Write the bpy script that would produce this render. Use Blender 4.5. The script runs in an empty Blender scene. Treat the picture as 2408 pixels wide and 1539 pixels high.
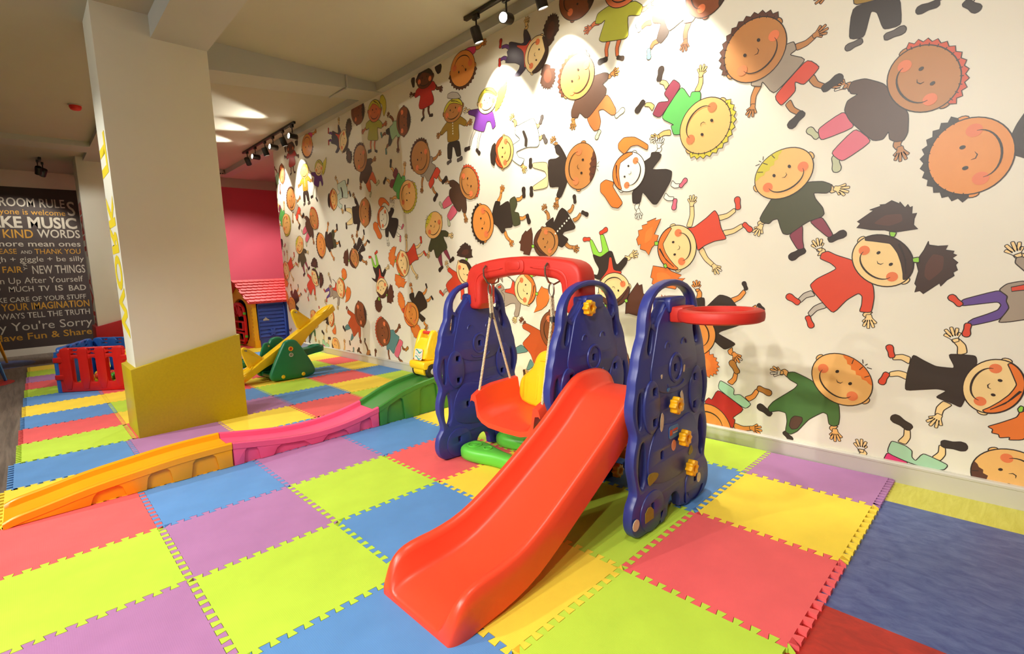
import bpy, bmesh, math, random
from mathutils import Vector, Matrix
from mathutils.geometry import tessellate_polygon

random.seed(7)
SC = bpy.context.scene
COL = SC.collection

# ------------------------------------------------------------------ camera
MAT_H = 0.02                       # foam mat thickness, floor is z = 0
W_PX, H_PX = 2408.0, 1539.0
F_PX = 1174.3
YAW, PITCH, ROLL = math.radians(-44.0868), math.radians(-6.8304), math.radians(-2.1832)
CAM = Vector((-0.4282, 3.3452, 1.1758 + MAT_H))
_f = Vector((math.cos(PITCH) * math.cos(YAW), math.cos(PITCH) * math.sin(YAW), math.sin(PITCH)))
_r = _f.cross(Vector((0, 0, 1))).normalized()
_u = _r.cross(_f)
_c, _s = math.cos(ROLL), math.sin(ROLL)
CR, CU = _c * _r + _s * _u, -_s * _r + _c * _u
cam_data = bpy.data.cameras.new('camera')
cam_data.sensor_width = 36.0
cam_data.sensor_fit = 'HORIZONTAL'
cam_data.lens = 36.0 * F_PX / W_PX
cam_data.clip_start = 0.02
cam = bpy.data.objects.new('camera', cam_data)
COL.objects.link(cam)
m3 = Matrix((CR, CU, -_f)).transposed()
cam.matrix_world = Matrix.Translation(CAM) @ m3.to_4x4()
SC.camera = cam

# ------------------------------------------------------------------ view, world
vs = SC.view_settings
vs.view_transform = 'Standard'
vs.look = 'None'
vs.gamma = 1.0
vs.exposure = -0.15
vs.use_curve_mapping = False
world = bpy.data.worlds.new('world')
SC.world = world
world.use_nodes = True
world.node_tree.nodes['Background'].inputs[0].default_value = (1.0, 0.9, 0.76, 1)
world.node_tree.nodes['Background'].inputs[1].default_value = 0.30
SC.cycles.use_denoising = True
SC.cycles.max_bounces = 5
SC.cycles.diffuse_bounces = 4
SC.cycles.glossy_bounces = 2
SC.cycles.caustics_reflective = False
SC.cycles.caustics_refractive = False
SC.cycles.use_adaptive_sampling = True
SC.cycles.adaptive_threshold = 0.07
SC.cycles.adaptive_min_samples = 16
SC.cycles.light_sampling_threshold = 0.02
SC.cycles.sample_clamp_indirect = 6.0

WARM = (1.0, 0.95, 0.83)
WARM2 = (1.0, 0.975, 0.90)

def spot(name, loc, target, watts, angle, blend=0.3, size=0.06, color=WARM):
    d = bpy.data.lights.new(name, 'SPOT')
    d.energy = watts
    d.spot_size = math.radians(angle)
    d.spot_blend = blend
    d.shadow_soft_size = size
    d.color = color
    o = bpy.data.objects.new(name, d)
    COL.objects.link(o)
    o.location = loc
    v = Vector(target) - Vector(loc)
    o.rotation_euler = v.to_track_quat('-Z', 'Y').to_euler()
    return o

# ceiling track behind the camera; later entries are unseen spots added as fill
KEY = [((0.42, 5.7, 3.0), (0.7, 1.7, 0.1), 300, 84),
       ((1.05, 5.7, 3.0), (1.2, 1.7, 0.1), 300, 84),
       ((-1.2, 5.2, 3.0), (0.0, 2.6, 0.0), 200, 80),
       ((2.7, 5.4, 3.0), (2.4, 3.3, 0.0), 310, 80),
       ((4.75, 5.2, 3.0), (4.6, 2.9, 0.6), 330, 75),
       ((6.6, 4.6, 2.9), (6.4, 2.6, 0.0), 170, 85),
       ((0.3, 2.6, 3.0), (0.8, 2.4, 0.0), 80, 95),  # overhead fill added to lift the foreground floor
       ((-0.5, 6.8, 2.9), (-0.2, 0.2, 1.9), 250, 70),  # added wide fill, evens out the near mural wall
       ((3.5, 6.8, 2.9), (3.0, 0.2, 1.8), 190, 70),  # added wide fill for the middle of the mural
       ((6.3, 1.5, 3.1), (6.2, 1.3, 0.0), 95, 115),  # added fill, no lamp here; brightens the far floor
       ((7.4, 3.7, 3.0), (9.9, 2.3, 1.5), 130, 46),  # narrow fill added to brighten the far pillar
       ((9.6, 0.2, 3.1), (10.2, 0.1, 0.6), 280, 130)]  # fill added to brighten the alcove and playhouse
for k, (a, b, w, ang) in enumerate(KEY):
    spot('track_and_fill_spot', a, b, w, ang, 0.5, 0.05, WARM2)

# ------------------------------------------------------------------ helpers
def srgb(c):
    out = []
    for v in c[:3]:
        v = v / 255.0
        out.append(v / 12.92 if v <= 0.04045 else ((v + 0.055) / 1.055) ** 2.4)
    return tuple(out) + (1.0,)

MATS = {}
def mat(name, rgb, rough=0.45, var=0.05, scale=25.0, bump=0.0, bscale=200.0, spec=0.5, metal=0.0, emit=None):
    if name in MATS:
        return MATS[name]
    m = bpy.data.materials.new(name)
    m.use_nodes = True
    nt = m.node_tree
    b = nt.nodes['Principled BSDF']
    b.inputs['Roughness'].default_value = rough
    b.inputs['Metallic'].default_value = metal
    b.inputs['Specular IOR Level'].default_value = spec
    col = srgb(rgb)
    tc = nt.nodes.new('ShaderNodeTexCoord')
    nz = nt.nodes.new('ShaderNodeTexNoise')
    nz.inputs['Scale'].default_value = scale
    nz.inputs['Detail'].default_value = 3.0
    nt.links.new(tc.outputs['Object'], nz.inputs['Vector'])
    rp = nt.nodes.new('ShaderNodeValToRGB')
    rp.color_ramp.elements[0].position = 0.3
    rp.color_ramp.elements[1].position = 0.7
    rp.color_ramp.elements[0].color = tuple(min(1, v * (1 - var)) for v in col[:3]) + (1,)
    rp.color_ramp.elements[1].color = tuple(min(1, v * (1 + var)) for v in col[:3]) + (1,)
    nt.links.new(nz.outputs['Fac'], rp.inputs['Fac'])
    nt.links.new(rp.outputs['Color'], b.inputs['Base Color'])
    if bump:
        n2 = nt.nodes.new('ShaderNodeTexNoise')
        n2.inputs['Scale'].default_value = bscale
        nt.links.new(tc.outputs['Object'], n2.inputs['Vector'])
        bp = nt.nodes.new('ShaderNodeBump')
        bp.inputs['Strength'].default_value = bump
        bp.inputs['Distance'].default_value = 0.002
        nt.links.new(n2.outputs['Fac'], bp.inputs['Height'])
        nt.links.new(bp.outputs['Normal'], b.inputs['Normal'])
    if emit:
        b.inputs['Emission Color'].default_value = srgb(rgb)
        b.inputs['Emission Strength'].default_value = emit
    MATS[name] = m
    return m

def foam_mat(name, rgb):
    m = mat(name, rgb, rough=0.62, var=0.05, scale=6.0, spec=0.35)
    nt = m.node_tree
    b = nt.nodes['Principled BSDF']
    tc = [n for n in nt.nodes if n.type == 'TEX_COORD'][0]
    v = nt.nodes.new('ShaderNodeTexVoronoi')
    v.inputs['Scale'].default_value = 170.0
    v.inputs['Randomness'].default_value = 0.15
    nt.links.new(tc.outputs['Object'], v.inputs['Vector'])
    bp = nt.nodes.new('ShaderNodeBump')
    bp.inputs['Strength'].default_value = 0.35
    bp.inputs['Distance'].default_value = 0.0015
    nt.links.new(v.outputs['Distance'], bp.inputs['Height'])
    nt.links.new(bp.outputs['Normal'], b.inputs['Normal'])
    return m

def lino_mat(name, a, bcol, sc=(2.0, 14.0, 2.0), rough=0.45):
    m = bpy.data.materials.new(name)
    m.use_nodes = True
    nt = m.node_tree
    b = nt.nodes['Principled BSDF']
    b.inputs['Roughness'].default_value = rough
    tc = nt.nodes.new('ShaderNodeTexCoord')
    mp = nt.nodes.new('ShaderNodeMapping')
    mp.inputs['Scale'].default_value = sc
    nz = nt.nodes.new('ShaderNodeTexNoise')
    nz.inputs['Scale'].default_value = 3.0
    nz.inputs['Detail'].default_value = 10.0
    nz.inputs['Roughness'].default_value = 0.7
    nz.inputs['Distortion'].default_value = 0.6
    rp = nt.nodes.new('ShaderNodeValToRGB')
    rp.color_ramp.elements[0].position = 0.35
    rp.color_ramp.elements[1].position = 0.68
    rp.color_ramp.elements[0].color = srgb(a)
    rp.color_ramp.elements[1].color = srgb(bcol)
    nt.links.new(tc.outputs['Object'], mp.inputs['Vector'])
    nt.links.new(mp.outputs['Vector'], nz.inputs['Vector'])
    nt.links.new(nz.outputs['Fac'], rp.inputs['Fac'])
    nt.links.new(rp.outputs['Color'], b.inputs['Base Color'])
    return m

def link(o, parent=None):
    COL.objects.link(o)
    if parent is not None:
        o.parent = parent
        if parent.type == 'EMPTY' and parent.parent is None:   # parts are modelled in room coordinates
            o.matrix_parent_inverse = parent.matrix_basis.inverted()
    return o

def tag(o, label=None, cat=None, group=None, kind=None):
    if label: o['label'] = label
    if cat: o['category'] = cat
    if group: o['group'] = group
    if kind: o['kind'] = kind
    return o

def empty(name, loc=(0, 0, 0), label=None, cat=None, group=None, kind=None, rotz=0.0):
    o = bpy.data.objects.new(name, None)
    o.empty_display_size = 0.1
    link(o)
    o.matrix_basis = Matrix.Translation(loc) @ Matrix.Rotation(rotz, 4, 'Z')
    return tag(o, label, cat, group, kind)

def smooth(me, ang=35):
    me.shade_smooth()
    me.set_sharp_from_angle(angle=math.radians(ang))

def mobj(name, me, m, parent=None, sm=True, ang=35):
    """link mesh as an object; m is a material or list of materials"""
    if m is not None:
        for k in (m if isinstance(m, (list, tuple)) else [m]):
            me.materials.append(k)
    if sm: smooth(me, ang)
    o = bpy.data.objects.new(name, me)
    return link(o, parent)

class MB:
    def __init__(self):
        self.v, self.f, self.mi, self.cur = [], [], [], 0
    def add(self, vs, fs):
        n = len(self.v)
        self.v += [tuple(x) for x in vs]
        for f in fs:
            self.f.append([i + n for i in f]); self.mi.append(self.cur)
    def box(self, a, b):
        x0, y0, z0 = a; x1, y1, z1 = b
        self.add([(x0,y0,z0),(x1,y0,z0),(x1,y1,z0),(x0,y1,z0),(x0,y0,z1),(x1,y0,z1),(x1,y1,z1),(x0,y1,z1)],
                 [(0,3,2,1),(4,5,6,7),(0,1,5,4),(1,2,6,5),(2,3,7,6),(3,0,4,7)])
        return self
    def quad(self, a, b, c, d):
        self.add([a, b, c, d], [(0, 1, 2, 3)]); return self
    def tube(self, pts, r, n=10, closed=False, cap=True):
        pts = [Vector(p) for p in pts]
        rs = r if isinstance(r, (list, tuple)) else [r] * len(pts)
        L = len(pts); vs = []; prev = None
        for i, p in enumerate(pts):
            if closed: t = pts[(i + 1) % L] - pts[i - 1]
            else: t = pts[min(i + 1, L - 1)] - pts[max(i - 1, 0)]
            t.normalize()
            if prev is None:
                h = Vector((0, 0, 1)) if abs(t.z) < 0.9 else Vector((1, 0, 0))
                a = t.cross(h).normalized()
            else:
                a = (prev - t * prev.dot(t))
                a = a.normalized() if a.length > 1e-6 else t.orthogonal().normalized()
            prev = a; b = t.cross(a)
            for k in range(n):
                w = 2 * math.pi * k / n
                vs.append(p + (a * math.cos(w) + b * math.sin(w)) * rs[i])
        fs = []
        for i in range(L if closed else L - 1):
            j = (i + 1) % L
            for k in range(n):
                fs.append((i*n+k, i*n+(k+1) % n, j*n+(k+1) % n, j*n+k))
        if cap and not closed:
            fs.append(tuple(range(n))[::-1]); fs.append(tuple((L-1)*n+k for k in range(n)))
        self.add(vs, fs); return self
    def lathe(self, prof, origin, axis='Z', n=24):
        """prof: list of (r, h) along the axis"""
        o = Vector(origin); vs = []; L = len(prof)
        for r, h in prof:
            for k in range(n):
                w = 2 * math.pi * k / n
                a, b = r * math.cos(w), r * math.sin(w)
                vs.append(o + (Vector((a, b, h)) if axis == 'Z' else Vector((h, a, b)) if axis == 'X' else Vector((a, h, b))))
        fs = []
        for i in range(L - 1):
            for k in range(n):
                fs.append((i*n+k, i*n+(k+1) % n, (i+1)*n+(k+1) % n, (i+1)*n+k))
        if prof[0][0] > 1e-6: fs.append(tuple(range(n))[::-1])
        if prof[-1][0] > 1e-6: fs.append(tuple((L-1)*n+k for k in range(n)))
        self.add(vs, fs); return self
    def sweep(self, sections, closed_sec=True, cap=True):
        """sections: list of rings, same point count"""
        n = len(sections[0]); vs = [p for s in sections for p in s]; fs = []
        for i in range(len(sections) - 1):
            for k in range(n if closed_sec else n - 1):
                k2 = (k + 1) % n
                fs.append((i*n+k, i*n+k2, (i+1)*n+k2, (i+1)*n+k))
        if cap and closed_sec:
            fs.append(tuple(range(n))[::-1]); fs.append(tuple((len(sections)-1)*n+k for k in range(n)))
        self.add(vs, fs); return self
    def mesh(self, name='mesh', fix=True):
        me = bpy.data.meshes.new(name)
        me.from_pydata(self.v, [], self.f)
        me.update()
        me.polygons.foreach_set('material_index', self.mi)
        if fix:
            bm = bmesh.new(); bm.from_mesh(me)
            bmesh.ops.recalc_face_normals(bm, faces=bm.faces)
            bm.to_mesh(me); bm.free()
        return me
    def obj(self, name, m, parent=None, bevel=0.0, seg=2, sm=True, ang=35):
        me = self.mesh(name)
        if bevel:
            bm = bmesh.new(); bm.from_mesh(me)
            bmesh.ops.remove_doubles(bm, verts=bm.verts, dist=1e-5)
            eds = [e for e in bm.edges if len(e.link_faces) == 2 and e.calc_face_angle(0) > 0.6]
            bmesh.ops.bevel(bm, geom=eds, offset=bevel, segments=seg, profile=0.5, affect='EDGES', clamp_overlap=True)
            bm.to_mesh(me); bm.free()
        return mobj(name, me, m, parent, sm, ang)

AX = {'YZ': Matrix(((0,0,1,0),(1,0,0,0),(0,1,0,0),(0,0,0,1))),     # a->Y b->Z c->X
      'XZ': Matrix(((1,0,0,0),(0,0,-1,0),(0,1,0,0),(0,0,0,1))),    # a->X b->Z c->-Y
      'XY': Matrix.Identity(4)}

def _area(l):
    return sum(l[i][0]*l[(i+1) % len(l)][1] - l[(i+1) % len(l)][0]*l[i][1] for i in range(len(l))) / 2

def _inset(lp, d):
    """move a loop towards its left side by d"""
    n = len(lp); out = []
    for i in range(n):
        a, b, c = lp[i-1], lp[i], lp[(i+1) % n]
        t1 = (b[0]-a[0], b[1]-a[1]); t2 = (c[0]-b[0], c[1]-b[1])
        l1 = math.hypot(*t1) or 1e-9; l2 = math.hypot(*t2) or 1e-9
        nx, ny = -t1[1]/l1 - t2[1]/l2, t1[0]/l1 + t2[0]/l2
        q = nx*nx + ny*ny
        if q < 1e-6: out.append(b); continue
        k = min(2.0/q, 1.6)
        out.append((b[0] + nx*d*k, b[1] + ny*d*k))
    return out

def prism(loops, depth, bevel=0.0, plane='YZ', off=0.0, res=2, name='prism', M=None):
    """2D outline (first loop) with holes (other loops), extruded and rounded; returns a mesh"""
    L = []
    for i, lp in enumerate(loops):
        cl = [lp[0]]
        for p in lp[1:]:
            if math.hypot(p[0]-cl[-1][0], p[1]-cl[-1][1]) > 1e-5: cl.append(p)
        if math.hypot(cl[0][0]-cl[-1][0], cl[0][1]-cl[-1][1]) < 1e-5: cl.pop()
        if (_area(cl) > 0) != (i == 0): cl = cl[::-1]
        L.append(cl)
    steps = []
    if bevel > 0:
        for k in range(res + 1):
            t = math.pi/2*k/res
            steps.append((bevel*(1-math.cos(t)), depth/2 - bevel + bevel*math.sin(t)))
    else:
        steps.append((0.0, depth/2))
    seq = [(d, -z) for d, z in reversed(steps)] + [(d, z) for d, z in steps]
    vs, fs = [], []
    nper = sum(len(l) for l in L)
    for d, z in seq:
        for l in L:
            vs += [(x, y, z + off) for x, y in (_inset(l, d) if d else l)]
    for s in range(len(seq) - 1):
        o = 0
        for l in L:
            n = len(l)
            for i in range(n):
                j = (i+1) % n
                fs.append((s*nper + o + i, s*nper + o + j, (s+1)*nper + o + j, (s+1)*nper + o + i))
            o += n
    cap = [[Vector((x, y, 0)) for x, y in _inset(l, steps[-1][0])] if bevel else [Vector((x, y, 0)) for x, y in l] for l in L]
    tris = tessellate_polygon(cap)
    top = (len(seq)-1)*nper
    for t in tris:
        fs.append(tuple(i + top for i in t)); fs.append(tuple(i for i in reversed(t)))
    me = bpy.data.meshes.new(name)
    me.from_pydata(vs, [], fs)
    me.transform(M if M is not None else AX[plane])
    bm = bmesh.new(); bm.from_mesh(me)
    bmesh.ops.recalc_face_normals(bm, faces=bm.faces)
    bm.to_mesh(me); bm.free()
    return me

def join_meshes(meshes, name='joined'):
    bm = bmesh.new()
    for me in meshes: bm.from_mesh(me)
    out = bpy.data.meshes.new(name)
    bm.to_mesh(out); bm.free()
    for me in meshes: bpy.data.meshes.remove(me)
    return out

def chaikin(pts, n=2, closed=True):
    for _ in range(n):
        out = []
        L = len(pts)
        if not closed: out.append(pts[0])
        for i in range(L if closed else L - 1):
            a, b = pts[i], pts[(i + 1) % L]
            out.append(tuple(a[k] * .75 + b[k] * .25 for k in range(len(a))))
            out.append(tuple(a[k] * .25 + b[k] * .75 for k in range(len(a))))
        if not closed: out.append(pts[-1])
        pts = out
    return pts

def ell(cx, cy, rx, ry, n=28, a0=0.0):
    return [(cx + rx * math.cos(a0 + 2*math.pi*k/n), cy + ry * math.sin(a0 + 2*math.pi*k/n)) for k in range(n)]

def rrect(cx, cy, w, h, r=0.008, n=4):
    out = []
    for sx, sy, a in ((1, 1, 0), (-1, 1, 90), (-1, -1, 180), (1, -1, 270)):
        for k in range(n + 1):
            t = math.radians(a + 90 * k / n)
            out.append((cx + sx * (w / 2 - r) + r * math.cos(t), cy + sy * (h / 2 - r) + r * math.sin(t)))
    return out

def text_mesh(s, height, width=None, font_bold=0.0, extrude=0.001):
    """flat lettering; left-bottom at the origin, scaled to cap height and width"""
    cu = bpy.data.curves.new('tmp_text', 'FONT')
    cu.body = s; cu.size = 1.0; cu.extrude = 0.0; cu.offset = font_bold; cu.resolution_u = 3
    o = bpy.data.objects.new('tmp_text', cu); COL.objects.link(o)
    dg = bpy.context.evaluated_depsgraph_get()
    me = bpy.data.meshes.new_from_object(o.evaluated_get(dg), depsgraph=dg)
    bpy.data.objects.remove(o); bpy.data.curves.remove(cu)
    xs = [v.co.x for v in me.vertices]; x0, x1 = min(xs), max(xs)
    k = height / 0.72
    kx = (width / (x1 - x0)) if width else k
    for v in me.vertices:
        v.co.x = (v.co.x - x0) * kx; v.co.y *= k
    me.materials.clear()
    return me

def px(u, v, axis, val):
    """point of the room seen at pixel (u, v) on the plane axis = val"""
    d = CR * ((u - W_PX / 2) / F_PX) - CU * ((v - H_PX / 2) / F_PX) + _f
    t = (val - CAM[axis]) / d[axis]
    return CAM + d * t
# ------------------------------------------------------------------ room shell
WALL_Y = 0.18          # mural wall
BACK_X = 11.6
CEIL_R, CEIL_L = 3.31, 3.14
SOF_Z = 3.22
m_wall = mat('cream_wallpaper', (240, 234, 214), 0.38, 0.012, 3.0, 0.06, 500)
m_ceil = mat('ceiling_paint', (192, 190, 174), 0.8, 0.02, 2.0)
m_beam = mat('beam_paint', (188, 190, 184), 0.75, 0.02, 2.0)
m_pill = mat('pillar_paint', (230, 229, 213), 0.55, 0.015, 3.0)
m_base = mat('baseboard_metal', (205, 200, 186), 0.4, 0.02, 5.0)
m_pink = mat('pink_wall_paint', (208, 82, 102), 0.6, 0.02, 2.0)
m_black = mat('chalkboard_paint', (58, 46, 42), 0.7, 0.08, 4.0)
m_white = mat('plain_wall_paint', (225, 214, 196), 0.7, 0.02, 2.0)
m_lam = lino_mat('dark_laminate', (88, 76, 66), (128, 112, 98), (0.6, 10.0, 2.0), 0.5)

def struct(o):
    o['kind'] = 'structure'
    return o

struct(MB().box((-4, -1.6, -0.1), (BACK_X + .1, 8.0, 0.0)).obj('floor', m_lam, sm=False))
wall = struct(MB().box((-4, WALL_Y - .14, 0), (8.305, WALL_Y, 3.5)).obj('wall_right', m_wall, sm=False))
struct(MB().box((BACK_X, 1.9, 0), (BACK_X + .1, 8.0, 3.5)).obj('wall_back', m_white, sm=False))
mb = MB().box((BACK_X - .001, -1.6, 0), (BACK_X + .1, 1.9, 3.12))
struct(mb.obj('wall_alcove', m_pink, sm=False))
struct(MB().box((BACK_X - .02, -1.6, 3.12), (BACK_X + .1, 1.9, 3.5)).obj('trim_1', m_ceil, sm=False))
struct(MB().box((8.0, -1.7, 0), (BACK_X + .1, -1.6, 3.5)).obj('wall_alcove_side', m_pink, sm=False))
struct(MB().box((-4.1, -1.6, 0), (-4, 8.0, 3.5)).obj('wall_front', m_white, sm=False))
struct(MB().box((-4, 8.0, 0), (BACK_X, 8.1, 3.5)).obj('wall_left', m_white, sm=False))
# ceilings and beams
struct(MB().box((-4, -1.6, CEIL_R), (BACK_X + .1, 2.28, CEIL_R + .1)).obj('ceiling', m_ceil, sm=False))
struct(MB().box((-4, 2.28, CEIL_L), (BACK_X + .1, 8.0, CEIL_L + .1)).obj('ceiling_lower', m_ceil, sm=False))
struct(MB().box((-4, 2.10, 2.98), (5.2, 2.47, 3.5)).obj('trim_2', m_beam, sm=False))
struct(MB().box((5.2, 2.20, 3.08), (BACK_X, 2.47, 3.5)).obj('trim_3', m_beam, sm=False))
mb = MB()
X0, X1 = 4.8, 5.17
mb.add([(X0,.17,SOF_Z),(X0,2.1,3.045),(X0,2.1,3.4),(X0,.17,3.4),(X1,.17,SOF_Z),(X1,2.1,3.045),(X1,2.1,3.4),(X1,.17,3.4)],
       [(0,1,2,3),(7,6,5,4),(0,4,5,1),(1,5,6,2),(2,6,7,3),(3,7,4,0)])
struct(mb.obj('trim_4', m_beam, sm=False))
struct(MB().box((-4, .10, SOF_Z), (11.0, .265, 3.4)).obj('trim_5', m_beam, sm=False))
struct(MB().box((8.306, -.35, SOF_Z), (11.0, .10, 3.4)).obj('trim_6', m_ceil, sm=False))
struct(MB().box((8.75, 2.47, 3.07), (9.15, 8.0, 3.3)).obj('trim_7', m_beam, sm=False))
# slim conduit that wraps the cross beam near the mural
tag(MB().tube([(4.79, .62, 3.31), (4.79, .62, 3.18), (4.79, .64, 3.165), (5.17, .64, 3.17)], .012, 8).obj('cable_conduit', m_beam),
    'thin grey cable conduit bent around the cross beam near the mural', 'conduit')

# baseboards
def baseboard(name, pts_y, x0, x1):
    prof = [(WALL_Y - .005, 0), (WALL_Y + .02, 0), (WALL_Y + .02, .092), (WALL_Y + .026, .096), (WALL_Y + .026, .106), (WALL_Y + .02, .112), (WALL_Y - .005, .114)]
    secs = [[(x, y, z) for y, z in prof] for x in (x0, x1)]
    return struct(MB().sweep(secs).obj(name, m_base, sm=False))
baseboard('baseboard_right', None, -4, 8.305)
struct(MB().box((BACK_X - .02, 1.9, 0), (BACK_X + .01, 8.0, .12)).obj('baseboard_back', m_base, sm=False))

# linoleum bands beside the mat
m_ly = lino_mat('yellow_green_linoleum', (196, 190, 62), (216, 212, 96), (14, 2, 2), .4)
m_lb = lino_mat('blue_linoleum', (58, 74, 132), (96, 112, 160), (4, 8, 2), .4)
m_lr = lino_mat('red_linoleum', (158, 30, 26), (196, 48, 36), (4, 8, 2), .4)
LZ = .004
struct(MB().box((-4, WALL_Y + .02, -.01), (.05, .47, LZ)).obj('floor_yellow_strip', m_ly, sm=False))
struct(MB().box((-4, .47, -.01), (.05, 1.50, LZ)).obj('floor_blue_strip', m_lb, sm=False))
struct(MB().box((-4, 1.50, -.01), (.05, 4.5, LZ)).obj('floor_red_strip', m_lr, sm=False))
for nm, m, x, y, r in (('floor_blue_dot', m_lb, 10.4, 3.95, .62), ('floor_red_dot', m_lr, 8.45, 3.95, .40)):
    struct(MB().lathe([(r, 0), (r, .003)], (x, y, 0), 'Z', 48).obj(nm, m, sm=False))

# pillars
m_olive = mat('olive_laminate', (186, 162, 16), 0.42, 0.04, 60.0)
m_redb = mat('red_laminate', (176, 24, 30), 0.42, 0.04, 60.0)
m_yel_let = mat('yellow_lettering', (238, 214, 40), 0.5, 0.01)
m_red_let = mat('red_lettering', (200, 40, 40), 0.5, 0.01)
def pillar(name, x0, x1, y0, y1, ztop, bm_, label, words, lm, h0, h1, zs):
    p = struct(MB().box((x0, y0, 0), (x1, y1, ztop)).obj(name, m_pill, bevel=.006))
    e = .035
    mb = MB()
    a, b = y1 + e, y0 - .012
    mb.add([(x0-e,b,0),(x1+e,b,0),(x1+e,a,0),(x0-e,a,0),(x0-e,b,h1),(x1+e,b,h1),(x1+e,a,h0),(x0-e,a,h0)],
           [(0,3,2,1),(4,5,6,7),(0,1,5,4),(1,2,6,5),(2,3,7,6),(3,0,4,7)])
    mb.obj('plinth', bm_, p, bevel=.004)
    for w, z0, hh in zs:
        me = text_mesh(w, .33, hh, .045)
        # reads upward on the side away from the mural
        M = Matrix(((0, -1, 0, (x0 + x1) / 2 + .165), (0, 0, 1, y1 + .0015), (1, 0, 0, z0), (0, 0, 0, 1)))
        me.transform(M)
        mobj('lettering', me, lm, p, False)
    return p
pillar('pillar_near', 4.2, 4.62, 2.10, 2.81, CEIL_R, m_olive, '', None, m_yel_let, .545, .725,
       [('WORK', .77, 1.08), ('IT', 1.99, .29)])
pillar('pillar_far', 9.86, 10.4, 1.95, 2.56, CEIL_R, m_redb, '', None, m_red_let, .50, .66,
       [('PLAY', .47, .90), ('TIME', 1.62, .85)])

# chalkboard wall panel with its rules
cb = MB().box((BACK_X - .012, 2.0, .12), (BACK_X + .005, 6.2, 2.86)).obj('wall_chalkboard', m_black, sm=False)
struct(cb)
m_chalk = mat('chalk_white_print', (176, 168, 152), 0.7, 0.06, 8.0)
m_ochre = mat('ochre_print', (176, 128, 36), 0.7, 0.06, 8.0)
RULES = [ # (text, right pixel x, baseline y at right, left pixel x, cap height px, material, bold)
 ('PLAYROOM RULE', 153, 490, -70, 20, 'w', .012), ('S', 178, 508, 160, 34, 'w', .006),
 ('Everyone is welcome', 154, 508, -44, 13, 'y', .004),
 ('MAKE MUSIC', 182, 538, -62, 25, 'w', .03),
 ('USE', 0, 560, -60, 20, 'w', .01), ('KIND', 79, 560, 8, 20, 'y', .012), ('WORDS', 189, 560, 89, 19, 'w', .012),
 ('no more mean ones', 190, 580, -55, 13, 'w', .006),
 ('PLEASE', 40, 597, -22, 12, 'y', .004), ('AND', 76, 597, 49, 8, 'w', .002), ('THANK YOU', 190, 597, 82, 12, 'y', .004),
 ('Laugh + giggle + be silly', 198, 614, -46, 12, 'w', .0),
 ('PLAY', -3, 642, -60, 15, 'y', .012), ('FAIR', 54, 641, 7, 15, 'y', .014), ('NEW THINGS', 201, 641, 78, 19, 'w', .008),
 ('Clean Up After Yourself', 196, 662, -48, 14, 'w', .0),
 ('TOO', 2, 686, -40, 12, 'w', .01), ('MUCH', 80, 685, 22, 13, 'w', .01), ('TV', 118, 684, 92, 13, 'w', .01), ('IS', 149, 683, 131, 13, 'w', .01), ('BAD', 203, 682, 163, 13, 'w', .01),
 ('TAKE CARE OF YOUR STUFF', 203, 702, -30, 11, 'w', .008),
 ('USE', -4, 728, -50, 16, 'y', .014), ('YOUR IMAGINATION', 211, 720, 4, 16, 'y', .014),
 ('ALWAYS TELL THE TRUTH', 212, 738, -25, 13, 'w', .006),
 ("Say You're Sorry", 218, 764, -36, 19, 'w', .0),
 ('Have Fun & Share', 217, 785, -16, 15, 'y', .012)]
for s, xr, yb, xl, hp, c, bold in RULES:
    X = BACK_X - .012
    pr_ = px(xr, yb, 0, X); pl_ = px(xl, yb + (xr - xl) * .055 * (1 if yb > 600 else -.3), 0, X)
    h = hp * (pr_ - CAM).dot(_f) / F_PX * .98
    w = pl_.y - pr_.y
    me = text_mesh(s, h, w, bold)
    me.transform(Matrix(((0, 0, -1, X - .0015), (-1, 0, 0, pr_.y + w), (0, 1, 0, pr_.z), (0, 0, 0, 1))))
    mobj('lettering', me, m_chalk if c == 'w' else m_ochre, cb, False)
me = text_mesh('TRY', .05, .2, .002)
a = px(62, 642, 0, BACK_X - .012)
me.transform(Matrix(((0, 0, -1, BACK_X - .0135), (0, 1, 0, a.y - .02), (-1, 0, 0, a.z + .24), (0, 0, 0, 1))))
mobj('lettering', me, m_chalk, cb, False)

# ------------------------------------------------------------------ foam puzzle mat
FC = {'L': (190, 222, 70), 'P': (178, 124, 174), 'R': (238, 98, 100), 'Y': (250, 218, 70), 'B': (94, 146, 206)}
FM = {k: foam_mat('foam_' + n, FC[k]) for k, n in zip('LPRYB', ('lime', 'purple', 'coral', 'yellow', 'blue'))}
FN = {'L': 'lime', 'P': 'purple', 'R': 'coral red', 'Y': 'yellow', 'B': 'blue'}
def colX(n):
    t = [0, 1, 2, 3, 4, 5, 6.03, 6.99, 7.89, 8.78, 9.68, 10.58, 11.48, 12.38, 13.28, 14.2, 15.1, 16.0]
    return .6 * t[n]
def rowY(m, n):
    k = min(1, max(0, (n - 4) / 3.0))
    if m == 0: return WALL_Y + .021
    if m == 6: return .6 * (6 - .17 * k - .015 * max(0, n - 7))
    return .6 * (m - k * min(.22, .06 * m))
GRID = ["PLYLYBRLBYRYLBRYL",   # row 0 (by the wall)
        "YBBLYPLYRBLYRBYRL",   # row 1
        "RLYRBYRBLYRBLPYRB",   # row 2
        "LYBLPBYPBRYLRBYLP",   # row 3
        "LBLPBYPRYLYRPBLYR",   # row 4
        "BYPLRYBLRBYBLRPLY"]   # row 5
GRID[0] = "PLYLYBYLBYRYLBRYL"
NT, DEP = 11, .0140
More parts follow.
